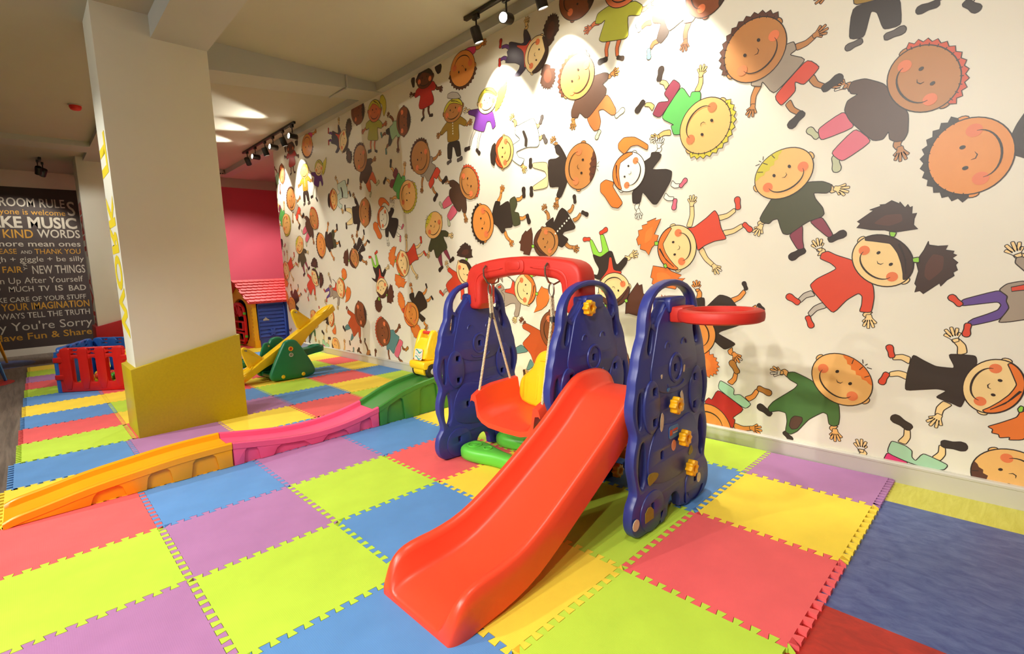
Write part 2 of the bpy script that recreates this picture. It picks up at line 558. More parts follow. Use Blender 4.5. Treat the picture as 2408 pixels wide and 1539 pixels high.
def edge_pts(n_t, flip):
    """dovetail profile along a unit edge, x 0..1, y = +-1"""
    out = []
    for k in range(n_t):
        a = k / n_t; w = 1 / n_t
        s = 1
        out += [(a + w*.30, 0.0 - 1), (a + w*.18, 1), (a + w*.82, 1), (a + w*.70, -1)]
    return out
EP = edge_pts(NT, False)
def tile_mesh(w, d, sides, gap=.0009):
    """sides: dict of l r b t -> True for jigsaw, False for straight"""
    pts = []
    def run(p0, p1, nrm, jig, rev):
        if not jig:
            pts.append((p0[0] + 0*nrm[0], p0[1] + 0*nrm[1])); return
        e = EP if not rev else [(1 - x, y) for x, y in reversed(EP)]
        for x, y in e:
            pts.append((p0[0] + (p1[0]-p0[0])*x + nrm[0]*y*DEP, p0[1] + (p1[1]-p0[1])*x + nrm[1]*y*DEP))
    # counter clockwise; normals are global (+y for b/t edges, +x for l/r) so neighbours interlock
    run((0, 0), (w, 0), (0, 1), sides['b'], False)
    run((w, 0), (w, d), (1, 0), sides['r'], False)
    run((w, d), (0, d), (0, 1), sides['t'], True)
    run((0, d), (0, 0), (1, 0), sides['l'], True)
    # small inset so the seams read
    n = len(pts); ins = []
    for i in range(n):
        a, b, c = Vector(pts[i-1]), Vector(pts[i]), Vector(pts[(i+1) % n])
        t1, t2 = (b - a), (c - b)
        if t1.length < 1e-9 or t2.length < 1e-9: ins.append(tuple(b)); continue
        n1 = Vector((-t1.y, t1.x)).normalized(); n2 = Vector((-t2.y, t2.x)).normalized()
        nn = n1 + n2
        nn = nn / max(.6, nn.length_squared / 2) if nn.length > 1e-6 else n1
        ins.append((b.x + nn.x * gap, b.y + nn.y * gap))
    lo = [(x, y, .0005) for x, y in ins]; hi = [(x, y, MAT_H) for x, y in ins]
    mb = MB()
    tris = tessellate_polygon([[Vector((x, y, 0)) for x, y in ins]])
    mb.add(lo + hi, [tuple(i + n for i in t) for t in tris] + [(i, (i+1) % n, n+(i+1) % n, n+i) for i in range(n)])
    return mb.mesh('foam_tile')
mat_root = empty('foam_puzzle_mat', (0, 0, 0), 'interlocking foam puzzle mat of lime, purple, coral, yellow and blue tiles', 'play mat')
cache = {}
for j in range(6):
    for i in range(17):
        y0 = rowY(j, i); y1 = rowY(j + 1, i)
        x0, x1 = colX(i), colX(i) + (colX(i + 1) - colX(i))
        ya = rowY(j, i + 1); yb = rowY(j + 1, i + 1)
        sides = {'l': True, 'r': i < 16, 'b': j > 0, 't': True}
        key = (round(x1 - x0, 3), round(y1 - y0, 3), tuple(sides.values()))
        if key not in cache:
            cache[key] = tile_mesh(x1 - x0, y1 - y0, sides)
        c = GRID[j][i]
        me = cache[key]
        kk = key + (c,)
        if kk not in cache:
            cache[kk] = me.copy(); cache[kk].materials.append(FM[c])
        o = bpy.data.objects.new('foam_tile', cache[kk])
        link(o, mat_root)
        o.location = (x0, y0, -.0004 * ((i + j) % 2))
        o['label'] = FN[c] + ' foam puzzle tile'
# ------------------------------------------------------------------ mural print: cartoon children
OFF = {-1: -3.39, 0: 0.0, 1: 3.39, 2: 6.97}
CROP = {'A': (1700, 0, .32492), 'B': (1700, 400, .29402), 'C': (1600, 750, .33555), 'D': (1100, 400, .29070),
        'E': (1100, 0, .32489), 'F': (640, 200, .27297), 'G': (640, 560, .22090), 'H': (740, 60, .16611),
        'I': (1060, 0, .12458)}
INK = (52, 38, 30)
PAL = dict(ink=INK, hin=(92, 56, 42), hoin=(240, 136, 58), pale=(250, 216, 150), peach=(246, 190, 112), tan=(196, 132, 70), orange=(238, 152, 70), brown=(142, 78, 44),
           dark=(112, 62, 40), white=(250, 244, 220), rose=(226, 120, 72), cheek=(240, 128, 76), black=(58, 46, 38), dkgreen=(78, 78, 50), grey=(168, 152, 132),
           red=(226, 76, 48), deepred=(196, 42, 34), pink=(232, 108, 128), maroon=(142, 62, 78), green=(98, 186, 92),
           lgreen=(150, 214, 70), mint=(172, 216, 176), mintw=(208, 224, 204), olive=(166, 128, 42), lime=(184, 184, 62),
           purple=(104, 54, 132), violet=(106, 78, 148), teal=(92, 142, 138), forest=(76, 116, 58), navy=(66, 54, 74),
           cream=(244, 216, 152), rust=(196, 84, 38), choc=(90, 62, 46), hbrown=(96, 56, 38), hdark=(70, 48, 38), hor=(238, 124, 50),
           hred=(222, 84, 46), hyel=(214, 200, 58), sage=(196, 200, 160), magenta=(230, 60, 120), lemon=(238, 226, 90), tanshoe=(186, 124, 52),
           ltgrey=(198, 188, 172), orangep=(228, 112, 58), dkgrey=(96, 86, 80))
PM = {}
def pmat(c):
    if c not in PM:
        PM[c] = mat('print_' + c, PAL[c], 0.40, 0.02, 12.0, 0.04, 500)
    return PM[c]

def soft(pts, n):
    out = []
    L = len(pts)
    for i in range(L):
        a, b = pts[i], pts[(i + 1) % L]
        for k in (.13, .87): out.append((a[0] + (b[0]-a[0])*k, a[1] + (b[1]-a[1])*k))
    return chaikin(out, n) if n else out

class Fig:
    """one printed figure; points are turned from a view of the wall into wall metres (x along, z up)"""
    def __init__(self):
        self.layers = []      # (colour, polygon)
    def w(self, crop, k, p):
        ox, oy, s = CROP[crop]
        q = px(ox + p[0] * s, oy + p[1] * s, 1, WALL_Y)
        return (q.x - OFF[k], q.z)
    def poly(self, c, pts, ink=True, sm=1, lw=.0042):
        if sm: pts = soft(pts, sm)
        self.layers.append((c, pts))
        if ink: self.layers.append(('ink', ('line', pts, lw, True)))
    def line(self, pts, lw, c='ink', taper=False):
        self.layers.append((c, ('line', pts, lw, False, taper)))

def add2(a, b, k=1.0): return (a[0] + b[0] * k, a[1] + b[1] * k)
def norm2(v):
    l = math.hypot(*v) or 1e-6
    return (v[0] / l, v[1] / l), l

def limb(F, a, b, w, c):
    (dx, dz), l = norm2((b[0]-a[0], b[1]-a[1]))
    n = (-dz, dx)
    m = ((a[0]+b[0])/2 + n[0]*w*.35, (a[1]+b[1])/2 + n[1]*w*.35)
    F.poly(c, [add2(a, n, w*.55), add2(m, n, w*.42), add2(b, n, w*.38), add2(b, n, -w*.38), add2(m, n, -w*.42), add2(a, n, -w*.55)], sm=1)

def hand(F, a, b, w, c):
    (dx, dz), l = norm2((b[0]-a[0], b[1]-a[1]))
    n = (-dz, dx)
    pts = [add2(b, n, -w*.4)]
    for k, (s, ln) in enumerate(((-1.0, 1.0), (-.42, 1.75), (.16, 1.85), (.72, 1.5), (1.25, .55))):
        ang = s * .62
        d = (dx*math.cos(ang) - n[0]*math.sin(-ang), dz*math.cos(ang) - n[1]*math.sin(-ang))
        pn = (-d[1], d[0])
        base = add2(add2(b, (dx, dz), w*.35), n, s*w*.42)
        tip = add2(base, d, w*ln*.72)
        pts += [add2(base, pn, -w*.17), add2(tip, pn, -w*.2), add2(tip, pn, w*.2), add2(base, pn, w*.17)]
    pts.append(add2(b, n, w*.4)); pts.append(add2(add2(b, (dx, dz), -w*.5), n, w*.35)); pts.append(add2(add2(b, (dx, dz), -w*.5), n, -w*.35))
    F.poly(c, pts, sm=1, lw=.0034)

def shoe(F, a, b, w, c):
    (dx, dz), l = norm2((b[0]-a[0], b[1]-a[1]))
    n = (-dz, dx)
    w = min(w, l*.66)
    pts = []
    for t, ww in ((-.18, .5), (.0, .85), (.45, .75), (.85, 1.0), (1.1, .8), (1.2, .25)):
        pts.append(add2(add2(a, (dx, dz), l*t), n, w*ww*.5))
    for t, ww in ((1.2, .25), (1.1, .8), (.85, 1.0), (.45, .7), (.0, .85), (-.18, .5)):
        pts.append(add2(add2(a, (dx, dz), l*t), n, -w*ww*.5))
    F.poly(c, pts, sm=2)

def pigtail(F, c0, base, cen, rx, ry, tie=None):
    (dx, dz), l = norm2((cen[0]-base[0], cen[1]-base[1]))
    n = (-dz, dx)
    pts = []
    N = 44; rx *= .82; ry *= .80
    rnd = random.Random(int(abs(cen[0])*1000))
    for k in range(N):
        t = 2*math.pi*k/N
        a, b = math.cos(t), math.sin(t)
        j = 1.0 if a < -.6 else (1.07 if k % 2 else .92) + rnd.uniform(-.05, .05)
        e = ry * b * (1.0 if a > -.2 else .75)
        p = add2(add2(cen, (dx, dz), rx*a*j), n, e*j)
        pts.append(p)
    F.poly(c0, pts, sm=0, lw=.0036)
    F.poly('hin' if c0 in ('hdark', 'black', 'hbrown') else 'hoin' if c0 == 'hor' else c0, [add2(add2(cen, (dx, dz), rx*.55*math.cos(t)), n, ry*.5*math.sin(t)) for t in [2*math.pi*k/14 for k in range(14)]], ink=False)
    if tie:
        q = add2(base, (dx, dz), 0)
        s = .022
        F.poly(tie, [add2(add2(q, (dx,dz), -s), n, -s*.7), add2(add2(q, (dx,dz), s), n, -s), add2(add2(q, (dx,dz), s), n, s), add2(add2(q, (dx,dz), -s), n, s*.7)], sm=0)

def head(F, c, crown, side, skin, hair=None, hc=None, face=True, cheek='cheek', cap=None):
    """c, crown, side are wall points: centre, top of the head, side of the head"""
    u = (crown[0]-c[0], crown[1]-c[1]); s = (side[0]-c[0], side[1]-c[1])
    (ux, uz), lu = norm2(u)
    s = (s[0] - ux*(s[0]*ux + s[1]*uz), s[1] - uz*(s[0]*ux + s[1]*uz))
    def P(a, b): return (c[0] + s[0]*a + u[0]*b, c[1] + s[1]*a + u[1]*b)
    def E(a, b, ra, rb=None, n=16): 
        rb = rb or ra
        k = math.hypot(*s) / lu
        return [P(a + ra*math.cos(2*math.pi*i/n), b + rb*k*math.sin(2*math.pi*i/n)) for i in range(n)]
    for sg in (-1, 1):
        F.poly(skin, E(sg*1.0, .05, .09, .14, 12), sm=0)
    if hair == 'spiky':
        pts = []
        N = 26
        for i in range(N + 1):
            t = math.radians(8 + 164*i/N)
            r = 1.0 + (.20 if i % 2 else .10) * min(1, 4*math.sin(t) + .2)
            pts.append(P(r*math.cos(t), r*math.sin(t)))
        for i in range(13):
            t = math.radians(172 - 164*i/12)
            pts.append(P(.9*math.cos(t), .9*math.sin(t)))
        F.poly(hc, pts, sm=0)
    F.poly(skin, [P(math.cos(2*math.pi*i/40), math.sin(2*math.pi*i/40)) for i in range(40)], sm=0, lw=.0052)
    if hair == 'cap':
        a0, a1 = cap or (40, 125)
        pts = []
        for i in range(15):
            t = math.radians(a0 + (a1-a0)*i/14)
            pts.append(P(.985*math.cos(t), .985*math.sin(t)))
        A, B = pts[-1], pts[0]
        mid = math.radians((a0+a1)/2); dep = .30
        for i in range(1, 12):
            k = i/12
            q = (A[0]+(B[0]-A[0])*k, A[1]+(B[1]-A[1])*k)
            d = dep*math.sin(math.pi*k)*(.55 if i % 2 else .25)
            pts.append((q[0] - (s[0]*math.cos(mid)+u[0]*math.sin(mid))*d, q[1] - (s[1]*math.cos(mid)+u[1]*math.sin(mid))*d))
        F.poly(hc, pts, sm=0, ink=False)
        for t in (.25, .5, .75):
            tt = math.radians(a0 + (a1-a0)*t)
            F.line([P(.97*math.cos(tt), .97*math.sin(tt)), P(.78*math.cos(tt)+.03, .78*math.sin(tt))], .004)
        for t in (-.08, 0, .08):
            F.line([P(1.06*math.cos(mid+t), 1.06*math.sin(mid+t)), P(1.17*math.cos(mid+t*2.2), 1.17*math.sin(mid+t*2.2))], .004)
    if hair == 'girl':
        pts = [P(.985*math.cos(math.radians(t)), .985*math.sin(math.radians(t))) for t in range(8, 176, 8)]
        pts += [P(-.9, .12), P(-.72, .3), P(-.5, .5), P(-.3, .68), P(-.12, .66), P(.12, .6), P(.45, .42), P(.75, .2), P(.93, .02)]
        F.poly(hc, pts, sm=1)
        for k in range(3):
            F.line([P(-.12, .92 - .03*k), P(.25 + .1*k, .74 - .06*k), P(.62 + .1*k, .45 - .1*k)], .004)
    if hair == 'spiky':
        for i in range(12):
            t = math.radians(15 + 150*i/11)
            F.line([P(.96*math.cos(t), .96*math.sin(t)), P(1.06*math.cos(t), 1.06*math.sin(t))], .004)
    if face:
        for sg in (-1, 1):
            F.poly(cheek, E(sg*.64, -.18, .17), ink=False, sm=0)
            F.poly('ink', E(sg*.28, .13, .052, .065, 12), ink=False, sm=0)
        arc = []
        for i in range(17):
            t = math.pi * i / 16
            arc.append(P(.62*math.cos(t), -.24 - .48*math.sin(t)))
        F.line(arc, .0085, taper=True)
        F.line([P(.10, -.02), P(.085, -.13), P(0, -.18), P(-.09, -.13)], .005, taper=True)

FIGS = []
def fig(spec):
    """spec: list of ops (op, crop, k, ...)"""
    F = Fig()
    for op in spec:
        o, crop, k = op[0], op[1], op[2]
        W = lambda p: F.w(crop, k, p)
        if o == 'poly': F.poly(op[3], [W(p) for p in op[4]], sm=op[5] if len(op) > 5 else 1, ink=op[6] if len(op) > 6 else True)
        elif o == 'arm':      # arm with a hand at the end
            a, b = W(op[4]), W(op[5]); wd = op[6] if len(op) > 6 else .036
            limb(F, a, b, wd, op[3]); hand(F, a, b, wd*.95, op[3])
        elif o == 'leg':
            a, b = W(op[4]), W(op[5]); limb(F, a, b, op[6] if len(op) > 6 else .034, op[3])
        elif o == 'shoe':
            shoe(F, W(op[4]), W(op[5]), op[6] if len(op) > 6 else .075, op[3])
        elif o == 'pig':
            base, cen = W(op[4]), W(op[5]); pigtail(F, op[3], base, cen, op[6], op[7], op[8] if len(op) > 8 else None)
        elif o == 'head':
            c, uu, ss = op[3], op[4], op[5]
            head(F, W(c), W((c[0]+uu[0], c[1]+uu[1])), W((c[0]+ss[0], c[1]+ss[1])), *op[6:9], **(op[9] if len(op) > 9 else {}))
        elif o == 'dots':
            a, b = W(op[4]), W(op[5])
            for i in range(op[6]):
                t = i/(op[6]-1); q = (a[0]+(b[0]-a[0])*t, a[1]+(b[1]-a[1])*t)
                F.poly(op[3], ell(q[0], q[1], .008, .008, 8), ink=False, sm=0)
    FIGS.append(F)

def body(crop, k, **kw):
    ops = []
    for a in kw.get('arms', []): ops.append(('arm', crop, k, kw['skin'], a[0:2], a[2:4]))
    for a in kw.get('legs', []): ops.append(('leg', crop, k, kw.get('lc', kw['skin']), a[0:2], a[2:4]))
    for a in kw.get('shoes', []): ops.append(('shoe', crop, k, kw['sc'], a[0:2], a[2:4]) + ((a[4],) if len(a) > 4 else ()))
    for c, pts, *e in kw.get('cloth', []): ops.append(('poly', crop, k, c, pts, e[0] if e else 1, c not in ('hin', 'hoin')))
    for q in kw.get('pigs', []): ops.append(('pig', crop, k) + q)
    if 'head' in kw:
        h = kw['head']
        ops.append(('head', crop, k, h[0], h[1], h[2], kw['skin'] if 'face' not in kw else kw['face'], kw.get('hair'), kw.get('hc'), kw.get('opt', {})))
    for c, pts in kw.get('top', []): ops.append(('poly', crop, k, c, pts, 1))
    return ops

# --- boy with grey shirt and red shorts
fig(body('A', 0, skin='tan', hair='spiky', hc='hbrown', head=((228, 365), (-135, -132), (190, -200)),
  arms=[(525,345,675,250),(258,620,215,775)], legs=[(640,560,735,628),(470,740,560,822)], sc='black', shoes=[(738,640,845,562,.1),(570,825,492,910,.1)],
  cloth=[('red',[(612,425),(708,485),(587,618),(520,590),(528,660),(422,772),(368,700)]),
         ('grey',[(430,335),(515,298),(535,360),(480,398),(612,425),(368,690),(285,588),(278,628),(203,622),(210,580),(300,520)])]))
# --- orange hair, brown top, pink trousers
fig(body('A', 0, skin='tan', hair='spiky', hc='hred', head=((1447, 572), (235, -160), (150, 190)),
  arms=[(930,640,875,625),(1275,1010,1285,1085)], sc='sage', shoes=[(680,990,625,940,.11),(815,1140,825,1230,.11)],
  cloth=[('pink',[(878,800),(685,935),(705,1022),(962,920)]),('pink',[(960,925),(777,1110),(862,1175),(1085,1022)]),
         ('choc',[(1165,605),(1030,568),(935,590),(910,640),(925,680),(980,682),(900,730),(878,800),(920,880),(1085,1022),(1160,1010),(1200,950),(1205,1010),(1250,1028),(1310,1018),(1340,960),(1345,820),(1250,700)])]))
# --- black spiky hair, dark shirt, green shorts
fig(body('D', 1, skin='orange', arms=[(245,255,272,172),(300,500,345,575)], legs=[(395,240,445,212),(420,392,475,372)], sc='black',
  shoes=[(455,215,452,150,.1),(482,368,498,425,.1)],
  cloth=[('dkgreen',[(335,240),(383,210),(403,275),(375,340),(415,345),(430,440),(368,462)]),
         ('black',[(205,320),(225,250),(265,258),(258,295),(335,240),(370,465),(300,470),(305,490),(280,518),(240,455),(190,420)])])
  + body('A', 0, skin='orange', hair='spiky', hc='black', head=((1785,1133),(-300,75),(68,262))))
# --- blond boy, dark green top
fig(body('B', 0, skin='pale', arms=[(855,140,915,150),(322,415,300,455)], sc='black', shoes=[(640,645,548,700,.1),(862,555,965,508,.1)],
  cloth=[('maroon',[(525,520),(640,435),(638,560),(650,628),(598,640)]),('maroon',[(688,412),(795,372),(885,520),(845,545)]),
         ('dkgreen',[(410,200),(680,95),(800,90),(870,115),(865,165),(830,187),(725,182),(740,230),(800,300),(812,350),(790,375),(690,410),(640,440),(525,520),(480,510),(460,460),(440,390),(400,400),(370,432),(310,420),(295,390),(320,340)])])
  + body('A', 0, skin='peach', hair='cap', hc='hyel', head=((436,1258),(-75,-143),(205,-125)), opt=dict(cap=(70,160))))
# --- red dress girl with dark pigtails
fig(body('B', 0, skin='pale', hair='girl', hc='hdark', head=((1272,725),(178,-130),(165,178)),
  arms=[(785,680,768,628),(1165,1138,1168,1182)], lc='ltgrey', legs=[(725,985,610,1050),(815,1080,690,1160)], sc='red', shoes=[(600,1060,525,1010,.095),(680,1180,708,1250,.095)],
  top=[('lgreen',[(1332,492),(1392,498),(1372,538),(1338,532)]),('lgreen',[(1515,705),(1572,695),(1572,742),(1520,738)])],
  cloth=[('hdark',[(1340,492),(1295,480),(1250,480),(1180,478),(1135,470),(1070,462),(1100,430),(1075,415),(1140,370),(1205,325),(1175,320),(1260,290),(1255,280),(1300,275),(1350,245),(1410,270),(1415,255),(1455,300),(1480,275),(1495,300),(1515,290),(1510,350),(1550,345),(1530,390),(1525,440),(1560,470),(1400,494)],0),
         ('hdark',[(1575,690),(1610,640),(1645,570),(1650,600),(1720,610),(1800,605),(1780,640),(1850,650),(1840,670),(1870,680),(1835,705),(1880,742),(1860,760),(1875,800),(1840,820),(1850,845),(1790,880),(1740,930),(1730,905),(1600,990),(1575,965),(1535,978),(1550,930),(1535,910),(1565,810),(1550,750)],0),
         ('hin',[(1200,430),(1300,360),(1430,350),(1440,410),(1330,450)]),('hin',[(1620,760),(1680,670),(1770,690),(1760,800),(1650,890),(1610,850)]),
         ('red',[(1060,728),(905,680),(840,648),(790,665),(775,710),(860,745),(915,790),(750,870),(697,920),(720,970),(880,1155),(990,1040),(1085,985),(1115,1010),(1110,1080),(1090,1135),(1190,1142),(1212,1020),(1205,930),(1150,830)])]))
# --- grey coat, violet trousers, orange pigtails
fig([('poly','B',0,'violet',[(1900,1060),(1920,1035),(2210,960),(2275,1010),(2265,1050),(2292,1100),(2220,1195),(1990,1247),(1955,1220),(2000,1190),(2110,1155),(2200,1120),(2225,1080),(2200,1055),(1910,1090)]),
     ('arm','B',0,'pale',(2395,745),(2352,672)),('poly','B',0,'grey',[(2335,745),(2345,702),(2400,692),(2490,760),(2490,880),(2400,800)]),
     ('poly','B',0,'grey',[(2205,960),(2270,910),(2408,885),(2520,950),(2520,1180),(2300,1215),(2195,1222),(2292,1105),(2265,1050),(2278,1010)]),('poly','B',0,'red',[(2305,938),(2420,915),(2420,960),(2310,972)],0),
     ('shoe','B',0,'red',(1895,1075),(1825,1015),.1),('shoe','B',0,'red',(1960,1240),(1945,1320),.1)]
  + body('D', 1, skin='pale', hair='girl', hc='hor', head=((466,968),(86,-22),(38,122)), arms=[(400,1165,388,1195)],
  pigs=[('hor',(515,855),(545,790),.10,.10,'lgreen'),],
  top=[('lgreen',[(550,990),(572,990),(570,1015),(552,1012)])],
  cloth=[('hor',[(562,1005),(600,940),(615,955),(650,965),(668,1020),(655,1060),(640,1095),(600,1130),(535,1155),(560,1100),(555,1050)],0),
         ('grey',[(385,900),(300,850),(345,868),(365,905),(360,960),(300,965),(270,980),(300,1010),(298,1110),(350,1080),(385,1080),(390,1120),(375,1165),(385,1190),(412,1185),(425,1120),(430,1075),(400,1010)]),
         ('red',[(365,895),(380,910),(380,960),(425,1075),(375,1005),(300,990),(308,965),(350,960)])]))
# --- green overalls boy
fig(body('C', 0, skin='peach', hair='cap', hc='hor', head=((1127,425),(144,-106),(165,155)), opt=dict(cap=(42,128)),
  arms=[(752,390,700,378),(1080,752,1085,792)], sc='black', shoes=[(625,665,555,615,.085),(732,800,775,845,.08)],
  cloth=[('forest',[(920,430),(800,372),(755,375),(745,405),(770,430),(825,460),(800,490),(650,580),(612,625),(625,655),(690,645),(740,660),(748,720),(735,790),(770,812),(820,790),(900,705),(1000,655),(1030,670),(1040,740),(1075,755),(1110,745),(1118,690),(1112,590)]),
         ('choc',[(775,700),(800,680),(855,690),(855,720),(820,770),(780,775),(762,750)])]))
# --- black dress, orange hair, big ponytail
fig(body('C', 0, skin='pale', hair='girl', hc='hor', head=((2190,475),(208,62),(-58,185)),
  arms=[(1975,250,1922,140),(1875,590,1805,690)], legs=[(1610,295,1490,272),(1590,405,1465,390)], sc='red', shoes=[(1482,262,1465,195,.1),(1445,388,1410,448,.1)],
  cloth=[('hor',[(2385,640),(2360,690),(2240,730),(2150,755),(2190,775),(2180,800),(2230,810),(2235,835),(2310,830),(2300,850),(2408,850),(2450,760),(2430,660)]),('lgreen',[(2362,632),(2385,608),(2408,620),(2400,652),(2372,658)]),('black',[(1630,248),(1700,290),(1790,335),(1915,348),(1920,330),(1875,245),(2070,258),(2078,300),(2060,380),(2050,480),(1995,560),(1965,622),(1900,590),(1785,550),(1870,505),(1800,490),(1700,495),(1572,503),(1590,380)])]))
# --- upside-down child, mint shorts, cut by the baseboard
fig(body('C', 0, skin='pale', arms=[(1268,960,1265,915)], legs=[(1550,872,1590,772),(1790,985,1835,892)], sc='black', shoes=[(1600,760,1500,695,.1),(1850,878,1985,898,.1)],
  cloth=[('magenta',[(1445,930),(1600,1000),(1560,1120),(1400,1060)]),('mint',[(1478,852),(1580,890),(1625,925),(1622,970),(1648,997),(1700,940),(1880,1025),(1850,1060),(1750,1060),(1580,1000),(1445,938)])]))
# --- brown hair head low on the wall
fig(body('G', 2, skin='peach', arms=[(768,1200,770,1118)], lc='peach', legs=[(835,1220,862,1212)], sc='teal', shoes=[(868,1215,868,1172,.08)],
  cloth=[('maroon',[(755,1190),(770,1200),(835,1200),(835,1240),(815,1260),(845,1305),(770,1295)])])
  + body('C', 0, skin='peach', hair='cap', hc='hbrown', head=((2305,1105),(-252,30),(12,-206)), opt=dict(cap=(45,135))))
# --- red shirt, mint shorts, upside down
fig(body('C', 0, skin='orange', head=((190,790),(0,190),(-160,20)), arms=[(375,748,505,768)], legs=[(345,455,390,378),(465,565,540,502)], sc='tanshoe', shoes=[(398,372,360,305,.085),(552,488,625,522,.085)],
  cloth=[('mint',[(278,428),(380,490),(372,535),(420,530),(500,600),(455,635),(262,490)]),
         ('deepred',[(262,492),(455,635),(365,695),(385,708),(370,770),(340,750),(310,690),(250,645),(190,625),(170,580),(200,552),(220,570)])]))
# --- black dress, orange bunches (seen whole further along)
fig(body('G', 1, skin='orange', hair='girl', hc='hor', head=((1483,815),(-72,42),(45,118)),
  arms=[(1490,585,1480,528),(1618,890,1636,925)], legs=[(1605,600,1645,540),(1645,670,1690,632)], sc='black', shoes=[(1648,528,1638,492,.085),(1696,622,1712,652,.085)],
  pigs=[('hor',(1400,770),(1380,690),.16,.09,'red'),('hor',(1478,935),(1530,985),.13,.11,'red')],
  cloth=[('black',[(1462,600),(1480,588),(1510,580),(1515,650),(1560,560),(1600,580),(1650,690),(1650,740),(1580,785),(1570,800),(1640,860),(1600,900),(1550,830),(1530,770),(1500,700),(1465,640)]),
         ('cream',[(1490,690),(1510,695),(1545,760),(1560,830),(1545,835),(1520,760)])]))
# --- red dress, ginger pigtails
fig(body('D', 0, skin='pale', hair='girl', hc='hor', head=((1690,630),(-150,30),(65,172)),
  arms=[(1790,462,1812,275),(1885,640,1995,780)], legs=[(2030,390,2165,322),(2070,512,2225,448)], sc='red', shoes=[(2188,308,2180,232,.1),(2238,440,2288,488,.1)],
  top=[('lgreen',[(1512,580),(1545,578),(1542,610),(1515,610)]),('lgreen',[(1582,770),(1605,755),(1618,785),(1600,797)])],
  cloth=[('hor',[(1530,580),(1545,530),(1510,520),(1565,395),(1520,410),(1525,388),(1450,420),(1455,435),(1410,450),(1415,480),(1380,490),(1385,530),(1365,560),(1380,610),(1400,600),(1395,640),(1440,655),(1465,690),(1490,630),(1520,600)],0),
         ('hor',[(1590,790),(1500,775),(1490,820),(1480,870),(1500,880),(1490,920),(1530,940),(1560,970),(1600,950),(1680,965),(1700,930),(1760,875),(1700,880),(1730,850),(1650,820),(1610,785)],0),
         ('hoin',[(1430,600),(1440,500),(1500,450),(1490,560)]),('hoin',[(1530,830),(1600,830),(1650,870),(1590,910),(1530,890)]),
         ('red',[(1765,470),(1830,465),(1930,390),(2000,322),(2030,370),(2050,470),(2098,560),(2000,575),(1920,610),(1860,655),(1850,590),(1800,500)])]))
# --- green trousers, upside down
fig(body('D', 0, skin='pale', hair='girl', hc='hbrown', head=((1182,968),(28,132),(128,-24)),
  arms=[(1275,712,1325,692)], sc='red', shoes=[(985,560,940,562,.09),(1075,512,1122,480,.09)],
  pigs=[('hbrown',(1105,1110),(1085,1180),.12,.11,'lgreen')],
  top=[('lgreen',[(1268,1050),(1290,1042),(1300,1065),(1280,1078)])],
  cloth=[('hbrown',[(1280,1080),(1300,1020),(1340,960),(1375,910),(1385,935),(1410,925),(1420,1000),(1440,1010),(1425,1060),(1445,1080),(1410,1110),(1415,1160),(1380,1150),(1370,1180),(1300,1160),(1275,1165)],0),
         ('lgreen',[(985,570),(1005,560),(1060,670),(1085,665),(1090,640),(1070,525),(1100,520),(1145,660),(1130,690),(1075,708),(1015,690)]),
         ('black',[(1010,680),(1075,708),(1145,655),(1170,660),(1200,760),(1215,765),(1270,705),(1295,715),(1285,760),(1220,840),(1150,870),(1060,890),(1000,860),(970,830),(1050,855),(1065,800),(1030,740)]),
         ('red',[(1145,705),(1165,705),(1180,810),(1245,820),(1240,845),(1130,850),(1060,905),(1110,840),(1135,800)])]))
# --- pale girl, black dress, orange bunches
fig(body('E', 0, skin='white', hair='girl', hc='hor', head=((1165,1246),(-105,-38),(-50,136)),
  arms=[(1375,1102,1385,1055),(1230,1475,1235,1530)], legs=[(1475,1325,1535,1345),(1425,1415,1490,1440)], sc='pink', shoes=[(1542,1348,1578,1302,.085),(1502,1450,1492,1510,.085)],
  cloth=[('hor',[(1135,1120),(1090,1080),(1090,1040),(1130,995),(1210,990),(1310,1050),(1300,1090),(1230,1050),(1180,1060)]),
         ('hor',[(1060,1320),(1000,1300),(960,1330),(960,1390),(990,1420),(1040,1500),(1090,1510),(1125,1470),(1080,1400),(1050,1350)]),
         ('black',[(1240,1195),(1325,1140),(1330,1105),(1370,1100),(1405,1120),(1390,1155),(1330,1230),(1440,1225),(1480,1240),(1470,1310),(1420,1400),(1370,1480),(1340,1480),(1265,1385),(1250,1470),(1195,1475),(1190,1400),(1215,1355),(1240,1290)])]))
# --- yellow hair, green shirt, upside down
fig(body('E', 0, skin='peach', hair='spiky', hc='hyel', head=((1715,912),(140,95),(125,-190)),
  arms=[(1660,662,1688,538),(1470,960,1372,995)], legs=[(1445,632,1395,592),(1345,785,1285,757)], sc='black', shoes=[(1385,575,1402,495,.09),(1270,740,1225,805,.09)],
  cloth=[('maroon',[(1490,570),(1550,618),(1393,858),(1335,830),(1380,740),(1450,735),(1455,720),(1418,680)]),
         ('green',[(1550,618),(1610,710),(1620,665),(1688,662),(1685,735),(1620,840),(1570,970),(1490,980),(1470,910),(1495,905),(1395,858)])]))
# --- brown spiky hair, dark top, orange trousers
fig(body('E', 0, skin='tan', hair='spiky', hc='hbrown', head=((791,557),(-92,-76),(108,-132)),
  arms=[(1005,552,1048,532),(770,852,766,885)], sc='sage', shoes=[(1075,840,1125,795,.085),(955,950,932,1000,.085)],
  cloth=[('orangep',[(1010,670),(1075,790),(1070,830),(1040,835),(980,790),(945,800),(965,880),(950,940),(915,950),(885,910),(860,855)]),
         ('choc',[(885,560),(985,525),(1020,530),(1015,575),(975,610),(1005,640),(1000,690),(880,850),(850,855),(810,815),(795,855),(750,850),(750,800),(790,690)])]))
